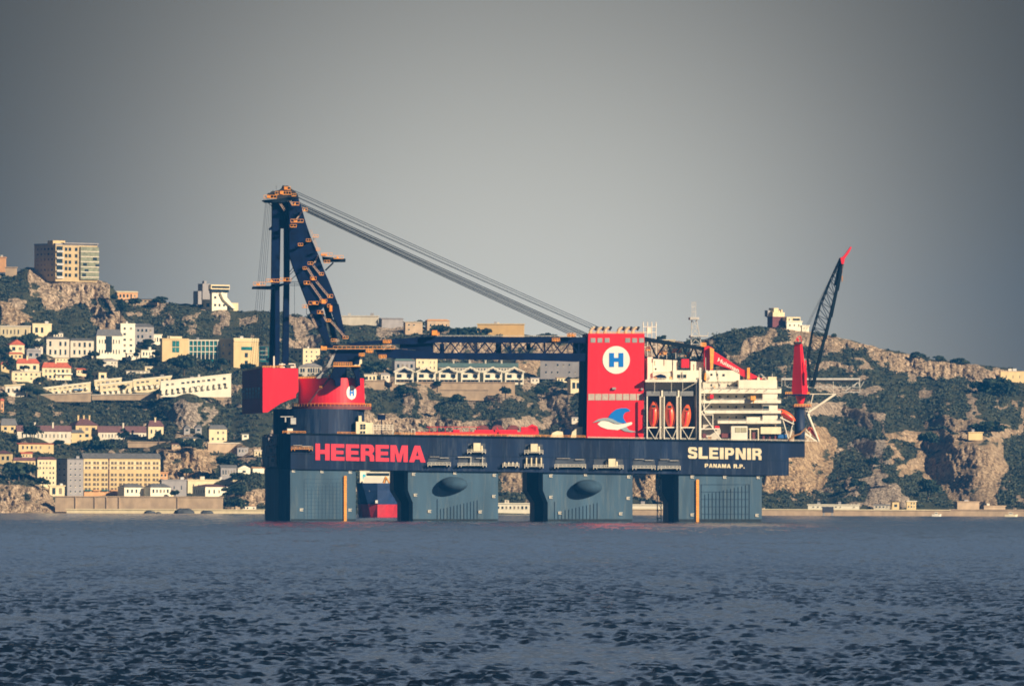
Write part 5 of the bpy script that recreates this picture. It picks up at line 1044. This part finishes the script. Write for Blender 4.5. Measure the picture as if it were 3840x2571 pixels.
# bent roundel on the drum
def drump(ang, y, out): c = S(DRUMC[0], y, DRUMC[1]); return Vector((c.x+math.sin(ang)*(DR+out), c.y-math.cos(ang)*(DR+out), c.z))
def bent(poly, a0, yc, kx, out, name, m_, parent, grid=6):
    q = MB(); q.add([drump(a0+x*kx, yc+y, out) for x, y in poly]+[drump(a0+x*kx, yc+y, out-.12) for x, y in poly], [tuple(range(len(poly)))]+[(i, (i+1) % len(poly), len(poly)+(i+1) % len(poly), len(poly)+i) for i in range(len(poly))]); return q.build(name, m_, parent)
AC = math.asin(77/125)
q = MB(); RG = []
for s_i in range(10):
    y0 = -27+54*s_i/10; y1 = y0+5.4
    for yy in (y0, y1): pass
    xa, xb = 23*math.sqrt(max(0, 1-(y0/27)**2)), 23*math.sqrt(max(0, 1-(y1/27)**2)); K = 1/125
    nseg = 8; row0 = [drump(AC+(-xa+2*xa*i/nseg)*K, 1472+y0, .18) for i in range(nseg+1)]; row1 = [drump(AC+(-xb+2*xb*i/nseg)*K, 1472+y1, .18) for i in range(nseg+1)]
    q.add(row0+row1, [(i+nseg+1, i+nseg+2, i+1, i) for i in range(nseg)])
rn = q.build('roundel', LWHITE, cr)
for x0, x1, y0, y1 in ((-10, -4, -13, 13), (4, 10, -13, 13), (-4, 4, -3, 3)):
    q = MB(); q.add([drump(AC+x0/125, 1472+y1, .32), drump(AC+x1/125, 1472+y1, .32), drump(AC+x1/125, 1472+y0, .32), drump(AC+x0/125, 1472+y0, .32)], [(0,1,2,3)]); q.build('letter_h', BLUEP, rn)
q = MB(); st = [drump(-.05, 1420, .9), drump(-.26, 1455, .9), drump(-.35, 1462, .9), drump(-.70, 1516, .9)]
for a1, a2 in zip(st[:-1], st[1:]): q.tube(a1, a2, .42, n=5)
q.build('stairway', MAROON, cr)
q = MB(); q.tube(drump(-.24, 1452, .9), drump(-.32, 1452, .9), .7, n=5); q.build('platform', ORG_, cr)
# legs reaching into the drum
LEG = NAVY
V_().vp([(1256, 1374), (1300, 1374), (1292, 1400), (1279, 1410), (1278, 1447), (1260, 1447), (1256, 1424), (1240, 1414)], -1, 5).build('boom_foot', LEG, cr)
V_().vp([(1318, 1374), (1348, 1374), (1352, 1446), (1340, 1448), (1334, 1410)], 3, 9).build('boom_foot', LEG, cr)
V_().vb(1272, 1374, 1300, 1418, 12, 16).build('boom_foot', LEG, cr)
V_().vp([(1238, 1312), (1376, 1310), (1352, 1332), (1346, 1366), (1326, 1366), (1324, 1345), (1318, 1366), (1256, 1366), (1258, 1345)], 6, 12).build('foot_frame', LEG, cr)
V_().vp([(1210, 1400), (1258, 1308), (1266, 1308), (1226, 1400)], 6, 8).build('foot_brace', GREYP, cr)
V_().vp([(1185, 1418), (1232, 1372), (1246, 1372), (1206, 1418)], 4, 6).build('foot_brace', GREYP, cr)
q = V_(); q.vb(1250, 1370, 1352, 1374, 0, 10); q.rail(1252, 1370, 1320, 1370, 12, .2, 8, 1.2); q.build('platform', ORG_, cr)
q = V_(); q.vb(1204, 1306, 1482, 1308, 3, 5); q.rail(1250, 1306, 1480, 1306, 9, 3, 14, .8, (1,)); q.vb(1204, 1296, 1226, 1312, 3, 6); q.build('walkway', ORG_, cr)
# A-frame mast: vertical legs
V_().vp([(1022, 758), (1054, 758), (1049, 1062), (1049, 1366), (1032, 1366), (1032, 1062), (1019, 1062)], 8, 14).build('mast_leg', LEG, cr)
V_().vp([(1019, 1064), (1034, 1064), (1027, 1366), (1011, 1366)], 20, 25).build('mast_leg', LEG, cr)
V_().vp([(1066, 760), (1090, 760), (1086, 1050), (1083, 1366), (1059, 1366), (1066, 1050)], 10, 15).build('mast_leg', LEG, cr)
V_().vp([(1050, 756), (1090, 756), (1090, 856), (1052, 856)], 11, 16).build('mast_head', LEG, cr)
q = V_(); q.vb(1010, 855, 1024, 862, 8, 12).vt((1012, 858, 9), (1020, 850, 9), 3); q.build('bracket', LEG, cr)
# slanted leg
V_().vp([(1084, 742), (1118, 742), (1131, 778), (1146, 832), (1167, 893), (1193, 953), (1219, 1022), (1232, 1050), (1270, 1146), (1218, 1146), (1190, 1182), (1168, 1176), (1154, 1138), (1118, 1045), (1100, 1000), (1086, 956)], 4, 10).build('leaning_leg', LEG, cr)
V_().vp([(1164, 1165), (1212, 1165), (1240, 1292), (1221, 1292)], 5, 9).build('leaning_leg', LEG, cr)
V_().vp([(1214, 1146), (1236, 1146), (1266, 1270), (1248, 1270)], 12, 16).build('leaning_leg', LEG, cr)
V_().vp([(1234, 1140), (1270, 1140), (1297, 1268), (1284, 1268)], 4, 9).build('leaning_leg', LEG, cr)
V_().vb(1205, 1292, 1266, 1302, 4, 10).build('hinge_beam', LEG, cr)
q = V_(); q.vt((1150, 1176, 4), (1226, 1290, 4), 1.6, n=5).vt((1148, 1144, 4), (1150, 1176, 4), 1.2, n=4); q.build('stay_rod', STEEL, cr)
q = V_()
for a, b_ in (((1086, 1020), (1102, 1000)), ((1086, 1030), (1108, 1010)), ((1090, 1050), (1114, 1028)), ((1085, 1056), (1130, 1056)), ((1088, 1062), (1128, 1064)), ((1088, 1070), (1128, 1070))): q.vt((a[0], a[1], 8), (b_[0], b_[1], 6), 1.3, n=4)
q.build('cross_brace', STEEL, cr)
q = V_(); q.vp([(1210, 962), (1296, 970), (1296, 982), (1215, 982)], 3, 8).vt((1220, 1014, 5), (1250, 985, 5), 3, n=5); q.build('outrigger', STEEL, cr)
q = V_(); q.vp([(950, 1074), (1010, 1072), (1090, 1056), (1090, 1062), (1020, 1084), (950, 1082)], 4, 14); q.build('outrigger', LEG, cr)
q = V_(); q.vp([(988, 750), (1040, 746), (1118, 734), (1118, 742), (1060, 760), (1000, 757)], 2, 16).vt((1004, 758, 5), (1022, 776, 8), 1.2, n=4); q.build('crown_platform', STEEL, cr)
# sheave blocks on the crown
q = V_()
for x, y, r in ((1010, 730, 7), (1024, 724, 8), (1040, 722, 8), (1058, 716, 9), (1072, 706, 10), (1084, 712, 10), (1096, 722, 8), (1064, 700, 5)):
    q.prism([S(x+r*math.cos(-i*math.pi/5), y+r*math.sin(-i*math.pi/5), 6) for i in range(10)], DW*4)
q.vp([(1084, 735), (1122, 740), (1118, 760), (1086, 760)], 5, 11)
q.vp([(1000, 744), (1010, 724), (1030, 716), (1050, 712), (1062, 698), (1080, 696), (1092, 708), (1106, 716), (1120, 736), (1084, 745)], 7, 10)
q.build('sheave_block', BLACK, cr)
q = V_()
for x, y in ((995, 732), (1016, 718), (1024, 712), (1036, 696), (1060, 694)): q.vt((x, y+14, 6), (x, y, 6), .8, n=4)
q.build('antenna', WIRE, cr)
PLAT = [(990, 742, 48, 1), (1032, 728, 60, 1), (1066, 710, 24, 1), (1094, 734, 16, 0), (1094, 768, 28, 1), (1090, 832, 48, 1), (1088, 850, 24, 0), (1135, 790, 18, 1), (1118, 920, 18, 0), (1148, 904, 18, 0), (1176, 888, 18, 0), (1186, 938, 14, 0), (1206, 958, 40, 1), (1252, 968, 36, 1), (1215, 984, 22, 0), (1154, 990, 20, 0), (1198, 1030, 16, 0), (1164, 1048, 22, 1), (1140, 1064, 22, 1), (1136, 1008, 14, 0), (950, 1068, 46, 1), (998, 1056, 50, 1), (1050, 1052, 42, 1), (1228, 1114, 20, 1), (1158, 1140, 36, 1), (1134, 1152, 20, 1), (1200, 1132, 26, 1), (1228, 1150, 12, 1), (1190, 1174, 24, 1), (1224, 1204, 16, 0), (1242, 1278, 20, 0), (1286, 1268, 20, 0)]
for x, y, wd_, big in PLAT:
    q = V_(); hh = 10 if big else 8
    q.vb(x, y, x+wd_, y+2, -.2, 2.2); q.rail(x, y, x+wd_, y, hh, -.2, max(2, wd_//10), .85, (1,))
    if big and wd_ > 15: q.vb(x+wd_*.3, y-6, x+wd_*.5, y, .3, 2)
    q.build('access_platform', ORG_, cr)
for b_ in ((1236, 1145, 1246, 1168), (1206, 1124, 1222, 1138), (1172, 1132, 1184, 1141), (1050, 716, 1062, 728), (1066, 702, 1078, 711), (1002, 734, 1014, 742), (1168, 1042, 1180, 1050), (1204, 952, 1222, 958), (1620, 1238, 1640, 1256)): V_().vb(*b_, -.6, 2.2).build('machinery_box', mat('machinery_orange', (.85, .30, .04), .5, .2, .8), cr)
for a, b_ in (((1042, 754), (1066, 790)), ((1080, 744), (1096, 770)), ((1130, 796), (1110, 822)), ((1163, 862), (1190, 940)), ((1150, 1004), (1172, 1040)), ((1172, 996), (1198, 1028)), ((1192, 958), (1176, 988)), ((1160, 1060), (1206, 1126)), ((1184, 1056), (1230, 1112)), ((1200, 1164), (1222, 1204)), ((1234, 1200), (1290, 1262)), ((1164, 1180), (1186, 1230))):
    q = V_(); q.vt((a[0], a[1], 3), (b_[0], b_[1], 3), 1.5, n=4).vt((a[0]+5, a[1]-2, 3), (b_[0]+5, b_[1]-2, 3), 1.1, n=4)
    for k in range(1, 6): t_ = k/6; xx, yy = a[0]+(b_[0]-a[0])*t_, a[1]+(b_[1]-a[1])*t_; q.vt((xx, yy, 3), (xx+5, yy-2, 3), .9, n=4)
    q.build('stairway', mat('stair_beige', (.46, .34, .27), .7, .1), cr)
# boom
def chord(pts, th, w0, w1, name='boom_chord', m_=NAVY):
    return V_().vp(pts, w0, w1).build(name, m_, cr)
chord([(1296, 1288), (1340, 1282), (1420, 1276), (1600, 1262), (2202, 1264), (2202, 1286), (1640, 1284), (1560, 1290), (1420, 1290), (1330, 1296)], 0, 5, 7)
chord([(1330, 1282), (1600, 1262), (2202, 1264), (2202, 1278), (1600, 1280), (1330, 1292)], 0, 22, 24)
chord([(1410, 1312), (1500, 1308), (1640, 1322), (2200, 1324), (2200, 1352), (2160, 1356), (2000, 1350), (1500, 1344), (1420, 1338)], 0, 5, 7)
chord([(1410, 1314), (1640, 1326), (2200, 1328), (2200, 1350), (1500, 1340)], 0, 22, 24)
chord([(1560, 1262), (1625, 1262), (1625, 1345), (1600, 1345), (1560, 1330)], 0, 7.2, 9, 'boom_frame')
chord([(1500, 1290), (1562, 1284), (1562, 1312), (1500, 1306)], 0, 7.2, 9, 'boom_frame')
xs = list(range(1626, 2180, 32))
for ww, rr_ in ((6, 2.6), (23, 1.8)):
    q = V_()
    for k, x in enumerate(xs):
        if k % 2 == 0: q.vt((x, 1284, ww), (x+32, 1325, ww), rr_, n=5)
        else: q.vt((x, 1325, ww), (x+32, 1284, ww), rr_, n=5)
        if k % 4 == 2: q.vt((x, 1325, ww), (x+32, 1284, ww), rr_*.7, n=5)
        if k % 4 == 1: q.vt((x, 1284, ww), (x, 1326, ww), rr_*1.2, n=5)
    q.build('boom_lacing', NAVY, cr)
for b_ in ((1860, 1284, 1880, 1325, 12, 14), (1975, 1286, 1990, 1312, 12, 14), (2150, 1284, 2200, 1326, 12, 14), (1650, 1288, 1666, 1325, 14, 16)): V_().vb(*b_).build('boom_frame', NAVY, cr)
q = V_(); q.rail(1640, 1262, 2130, 1263, 5, 6, 30, .7); q.build('boom_handrail', GALV, cr)
for x, y, wd_ in ((1620, 1258, 24), (2130, 1262, 26), (2074, 1280, 22), (1440, 1286, 24), (1424, 1342, 22), (1350, 1336, 14), (1376, 1322, 20)):
    q = V_(); q.vb(x, y-8, x+wd_, y, 2, 4.5); q.rail(x-3, y, x+wd_+3, y, 12, 1.8, 3, 1.2); q.build('access_platform', ORG_, cr)
# outer boom, right of the tower
V_().vp([(2412, 1262), (2640, 1300), (2640, 1314), (2412, 1278)], 12, 14).build('boom_chord', STEEL, cr)
V_().vp([(2412, 1334), (2640, 1348), (2640, 1357), (2412, 1343)], 12, 14).build('boom_chord', STEEL, cr)
q = V_(); zg = [(2430, 1270), (2462, 1338), (2500, 1280), (2525, 1342), (2556, 1290), (2582, 1346), (2602, 1298), (2622, 1350), (2640, 1304)]
for a, b_ in zip(zg[:-1], zg[1:]): q.vt((a[0], a[1], 13), (b_[0], b_[1], 13), 3.4, n=5)
q.build('boom_lacing', STEEL, cr)
for x, y, wd_ in ((2470, 1325, 30), (2522, 1318, 34), (2570, 1332, 24), (2424, 1310, 14), (2628, 1295, 20)): V_().rail(x, y, x+wd_, y, 10, 16, 4, 1.4, (.3, .7, 1)).vb(x, y, x+wd_, y+4, 15.9, 20).build('access_platform', ORG_, cr)
V_().vp([(2642, 1302), (2655, 1296), (2672, 1304), (2673, 1388), (2650, 1396), (2640, 1370)], 9, 16).build('boom_head', RED, cr)
V_().vp([(2662, 1302), (2678, 1308), (2674, 1380), (2664, 1388)], 7, 8.8).build('head_platform', ORG_, cr)
jb = V_().vp([(2676, 1316), (2700, 1330), (2780, 1382), (2860, 1420), (2900, 1422), (2858, 1434), (2838, 1442), (2800, 1418), (2740, 1384), (2676, 1362)], 8, 13).build('jib', RED, cr)
text_on('Huisman', (2690, 1354), (78, 42), (5.5, -14), 7.85, LWHITE, jb, off=.02)
V_().vp([(2735, 1344), (2800, 1380), (2806, 1398), (2780, 1384)], 13.5, 15).build('jib_winch', BLACK, cr)
V_().vb(2802, 1378, 2812, 1420, 7, 7.9).vb(2866, 1416, 2886, 1428, 7, 10).build('jib_rest', ORG_, cr)
V_().vp([(2644, 1398), (2658, 1396), (2662, 1420), (2654, 1430), (2642, 1424)], 8, 11).vt((2650, 1430, 9), (2650, 1440, 9), 2, 3, 6).build('hook_block', mat('hook_orange', (.9, .34, .03), .5), cr)
# wires
def cable(a, b_, r, w0_, w1_, sag=0, n=1, name='hoist_wire'):
    q = V_(); pts = []
    for k in range(9): t_ = k/8; pts.append((a[0]+(b_[0]-a[0])*t_, a[1]+(b_[1]-a[1])*t_+sag*4*t_*(1-t_), w0_+(w1_-w0_)*t_))
    q.path(pts, r, 5); q.build(name, WIRE, cr)
cable((1106, 716), (2262, 1234), 1.1, 6, 12, 2); cable((1104, 722), (2240, 1232), 1.1, 8, 12, 2); cable((1118, 742), (2215, 1232), 1.0, 6, 10, 2); cable((1116, 738), (2228, 1234), .9, 9, 12, 2)
cable((1118, 758), (2204, 1252), 1.6, 6, 8, 2); cable((1116, 762), (2200, 1255), 1.4, 8, 8, 3); cable((1120, 766), (2196, 1258), 1.3, 10, 9, 3); cable((1130, 776), (2186, 1258), 1.5, 6, 9, 3); cable((1130, 780), (2176, 1260), 1.5, 8, 9, 3); cable((1148, 794), (2146, 1258), 1.5, 5, 9, 3); cable((1148, 790), (2154, 1256), 1.5, 7, 9, 3)
for a, b_ in ((996, 936), (1000, 944), (1006, 954), (1012, 962), (1018, 972)): cable((a, 757), (b_, 1384), .55, 5, 20, 0, name='rigging_wire')
cable((1104, 1060), (1106, 1418), .6, 8, 8, 0, name='rigging_wire')
# ------------------------------------------------------------------ right deck crane
dc = vthing('pedestal_crane', 'red pedestal crane at the right end with dark lattice boom pointing up right', 'crane', 2998, 1656, 4)
cyl(V_(), 2998, 4, 20/PM, 1528, 1714, 28).build('pedestal', HULL, dc, smooth=True)
m = V_(); 
m.add([S(2968, 1477, 3), S(3008, 1477, 0), S(3000, 1289, 1), S(2979, 1289, 2.6), S(3031, 1477, 4.5), S(3008, 1289, 4), S(2974, 1477, 6), S(2982, 1289, 5)],
      [(0,1,2,3), (1,4,5,2), (4,6,7,5), (6,0,3,7), (3,2,5,7), (6,4,1,0)])
m.build('slewing_tower', RED, dc)
V_().vb(2979, 1281, 3006, 1289, .8, 4).build('tower_cap', BLACK, dc)
V_().path([(2982, 1281, 1), (2990, 1264, 2), (3002, 1260, 3), (3006, 1281, 3)], 1.5, 5).vt((2992, 1280, 2), (2992, 1268, 2), 4, 3, 6).build('tower_head', RED, dc)
V_().vb(2946, 1478, 3036, 1483, -1, 8).build('platform_floor', NAVY, dc)
V_().rail(2946, 1478, 2970, 1478, 8, -1, 3, 1.2).build('railing', ORG_, dc); V_().rail(3028, 1478, 3036, 1478, 8, -1, 2, 1.2).build('railing', ORG_, dc)
cyl(V_(), 3002, 4, 10/PM, 1483, 1516, 16, 20/PM).build('slew_cone', RED, dc)
V_().vb(2978, 1517, 3040, 1527, 2, 7).build('slew_platform', MAROON, dc); V_().rail(2980, 1525, 3042, 1525, 10, 0, 6, 1.3).build('railing', ORG_, dc)
V_().path([(2958, 1650, 0), (2976, 1634, 0), (3000, 1626, 0), (3022, 1604, 0)], 3, 6).build('hose_arm', mat('rust_brown', (.35, .18, .07), .8), dc)
V_().vb(3017, 1395, 3026, 1440, 0, 3).vb(3020, 1350, 3024, 1395, 1, 2).build('operator_cab', RED, dc)
# lattice boom: three chords
q = V_(); BL = [(3030, 1440), (3027, 1306), (3064, 1172), (3117, 1036), (3151, 968)]; BR = [(3042, 1452), (3078, 1315), (3110, 1235), (3131, 1156), (3156, 990)]
def lerp_path(P_, t_):
    k = min(len(P_)-2, int(t_*(len(P_)-1))); f = t_*(len(P_)-1)-k; return (P_[k][0]+(P_[k+1][0]-P_[k][0])*f, P_[k][1]+(P_[k+1][1]-P_[k][1])*f)
L1 = [(3038, 1448), (3026, 1345), (3045, 1240), (3074, 1142), (3112, 1050), (3150, 968)]
R1 = [(3044, 1452), (3066, 1362), (3089, 1272), (3111, 1190), (3135, 1090), (3157, 985)]
for P_, r_ in ((L1, 2.6), (R1, 4.6)):
    for a, b_ in zip(P_[:-1], P_[1:]): q.vt((a[0], a[1], 6), (b_[0], b_[1], 6), r_, n=6).vt((a[0]+7, a[1], 10), (b_[0]+4, b_[1], 10), r_*.8, n=6)
q.build('boom_chord', STEEL, dc)
q = V_(); n_ = 21
for k in range(n_):
    a, b_ = lerp_path(L1, k/n_), lerp_path(R1, k/n_); c2, d2 = lerp_path(L1, (k+1)/n_), lerp_path(R1, (k+1)/n_)
    if k > 1: q.vt((a[0], a[1], 6), (b_[0], b_[1], 6), 1.7, n=4)
    if k % 2: q.vt((a[0], a[1], 6), (d2[0], d2[1], 6), 1.5, n=4)
    else: q.vt((b_[0], b_[1], 6), (c2[0], c2[1], 6), 1.5, n=4)
    q.vt((a[0], a[1], 6), (c2[0]+6, c2[1], 10), 1.3, n=4).vt((b_[0], b_[1], 6), (d2[0]+4, d2[1], 10), .9, n=4)
q.build('boom_lacing', STEEL, dc)
V_().vp([(3128, 1070), (3148, 985), (3157, 985), (3146, 1070)], 7, 9).build('boom_tip_plate', STEEL, dc)
V_().vp([(3152, 966), (3164, 962), (3168, 975), (3164, 990), (3156, 990)], 5, 9).vp([(3160, 964), (3176, 944), (3190, 924), (3194, 928), (3184, 948), (3168, 970)], 6, 8).build('boom_tip', RED, dc)
V_().vt((3160, 990, 7), (3158, 1058, 7), .6, n=4).vp([(3156, 1036), (3161, 1034), (3161, 1052), (3157, 1058)], 6, 7).build('hook_line', mat('hook_tan', (.4, .22, .12), .7), dc)
q = V_()
for k in range(4): q.vt((3150, 972, 6), (2996+k*4, 1272, 3), .35, n=4)
q.build('luffing_wire', WIRE, dc)
# ------------------------------------------------------------------ ship between the columns
D2 = 4700
def hull_ship():
    sh = thing('supply_ship', 'blue and red hulled ship seen bow on between the two left columns', 'ship', at(1415, 1942, D2+20)); c = at(1415, 1942, D2)
    def sec(y, hw, z): return (c.x-hw, c.y+y, z), (c.x+hw, c.y+y, z)
    def loft(levels, name, m_):
        m = MB(); nst = [0, 2, 6, 14, 60]; vs = []; cols = len(nst)*2-1
        for z, sc_ in levels:
            row = []
            for k in range(len(nst)-1, 0, -1): row.append((c.x-sc_[k], c.y+nst[k]+(2.2-z*.22 if k < 4 else 0), z))
            row.append((c.x, c.y+2.2-z*.22, z))
            for k in range(1, len(nst)): row.append((c.x+sc_[k], c.y+nst[k]+(2.2-z*.22 if k < 4 else 0), z))
            vs += row
        fs = [(r*cols+i, r*cols+i+1, (r+1)*cols+i+1, (r+1)*cols+i) for r in range(len(levels)-1) for i in range(cols-1)]
        fs += [(r*cols, (r+1)*cols, (r+1)*cols+cols-1, r*cols+cols-1) for r in range(len(levels)-1)]; fs += [tuple(range((len(levels)-1)*cols, len(levels)*cols))]
        m.add(vs, fs); return m.build(name, m_, sh)
    loft([(-1, (0, 3, 7, 9.4, 9.6)), (6.2, (0, 4.5, 8.2, 9.7, 9.8))], 'red_bottom', mat('boottop_red', (.55, .03, .045), .5, .15))
    loft([(6.21, (0, 4.5, 8.2, 9.7, 9.8)), (13, (0, 6.5, 9.6, 10.2, 10.2)), (16.5, (0, 7.6, 10.2, 10.4, 10.4))], 'blue_hull', mat('ship_blue', (.02, .05, .14), .5, .2))
    m = MB(); m.box(c.x-7, c.y+16, 16.5, c.x+7, c.y+30, 19.5); m.box(c.x-6, c.y+18, 19.5, c.x+6, c.y+28, 22); m.build('bridge', WHITE, sh)
    m = MB(); m.box(c.x-5.5, c.y+17.8, 20.1, c.x+5.5, c.y+17.99, 21.4); m.build('bridge_window', DARKG, sh)
    m = MB(); m.tube((c.x+3, c.y+8, 16.5), (c.x+4, c.y+8, 19.5), .8, .6, 8); m.tube((c.x+4, c.y+8, 19.5), (c.x+7.6, c.y+3, 13.0), .45, .3, 6); m.build('deck_crane', ORG_, sh)
    m = MB(); m.box(c.x-4, c.y+.6, 12.6, c.x+3.5, c.y+.8, 13.2); m.box(c.x-1, c.y+.2, 6.8, c.x+.2, c.y+.5, 8.2); m.build('bow_marking', LWHITE, sh)
hull_ship()
# small boats near the right quay
def boat(px, py, L_, label, nm, cat, hullm, D=5380, cab=True):
    o = thing(nm, label, cat, at(px, py, D), 0, None); z = -at(px, py, D).z; m = MB(); b0 = [(-L_/2, -.9), (L_*.3, -.9), (L_/2, 0), (L_*.3, .9), (-L_/2, .9)]
    m.add([(x*.9, y*.7, z-.3) for x, y in b0]+[(x, y, z+1.1+(.3 if x > L_*.4 else 0)) for x, y in b0], [(4,3,2,1,0), (5,6,7,8,9)]+[(i, (i+1) % 5, 5+(i+1) % 5, 5+i) for i in range(5)]); m.build('hull', hullm, o, local=True)
    if cab:
        MB().box(-L_*.18, -.7, z+1.12, L_*.12, .7, z+2.3).build('cabin', WHITE, o, local=True); MB().box(-L_*.15, -.74, z+1.5, L_*.09, -.71, z+2.0).build('window', DARKG, o, local=True)
boat(3512, 1936, 5.5, 'small white motorboat off the quay at right', 'motorboat', 'boat', WHITE)
boat(3792, 1938, 7.5, 'long pale boat low in the water at the far right', 'motorboat', 'boat', CREAM)
o = thing('harbour_hut', 'dark boxy landing stage standing against the right quay wall', 'landing stage', at(3106, 1930, 5470)); s = F/5470
m = MB(); c = at(3106, 1930, 5470); m.box(c.x-20/s, c.y, -.8, c.x-14/s, c.y+3, 20/s); m.box(c.x+12/s, c.y, -.8, c.x+18/s, c.y+3, 18/s); m.build('pile', GREYP, o); m = MB(); m.box(c.x-22/s, c.y-.3, 12/s, c.x+20/s, c.y+3.5, 34/s); m.build('platform', mat('dark_timber', (.04, .045, .06), .8), o)
for i, (x, L_) in enumerate(((560, 30), (690, 60), (780, 36), (595, 16))):
    pass
def boulder(px, py, r, label):
    D = DT(px, py)-30; s = F/D; c = at(px, py, D); c.z = .2; o = MB(); o.ell((0, 0, 0), r/s, r/s*.8, r/s*.42, 12, 7)
    rr = random.Random(px); o.v = [(x*(1+rr.uniform(-.16, .16)), y, z*(1+rr.uniform(-.2, .2))) for x, y, z in o.v]
    b = o.build('boulder', mat('wet_rock', (.06, .07, .08), .8, .3, .6, bump=.5), None); b.location = c; tag(b, label, 'boulder', 'dark boulders at the water edge')
for x, r_, lb in ((560, 22, 'dark boulder at the foot of the sea wall, leftmost'), (594, 11, 'smallest dark boulder right beside the leftmost one'), (690, 42, 'longest dark boulder bank below the cream depot'), (776, 26, 'dark boulder right of the longest boulder bank')): boulder(x, 1920, r_, lb)
# ------------------------------------------------------------------ haze
hz = MB(); hz.box(-4700, -60, -3.2, 4700, 8300, 190); ho = hz.build('haze', bpy.data.materials.new('haze_air')); hm = ho.data.materials[0]; hm.use_nodes = True
n_ = hm.node_tree.nodes; n_.remove(n_['Principled BSDF']); pv = n_.new('ShaderNodeVolumePrincipled'); pv.inputs['Color'].default_value = (.04, .34, 1.0, 1); pv.inputs['Density'].default_value = 3.9e-5
hm.node_tree.links.new(pv.outputs[0], n_['Material Output'].inputs['Volume']); tag(ho, kind='stuff')
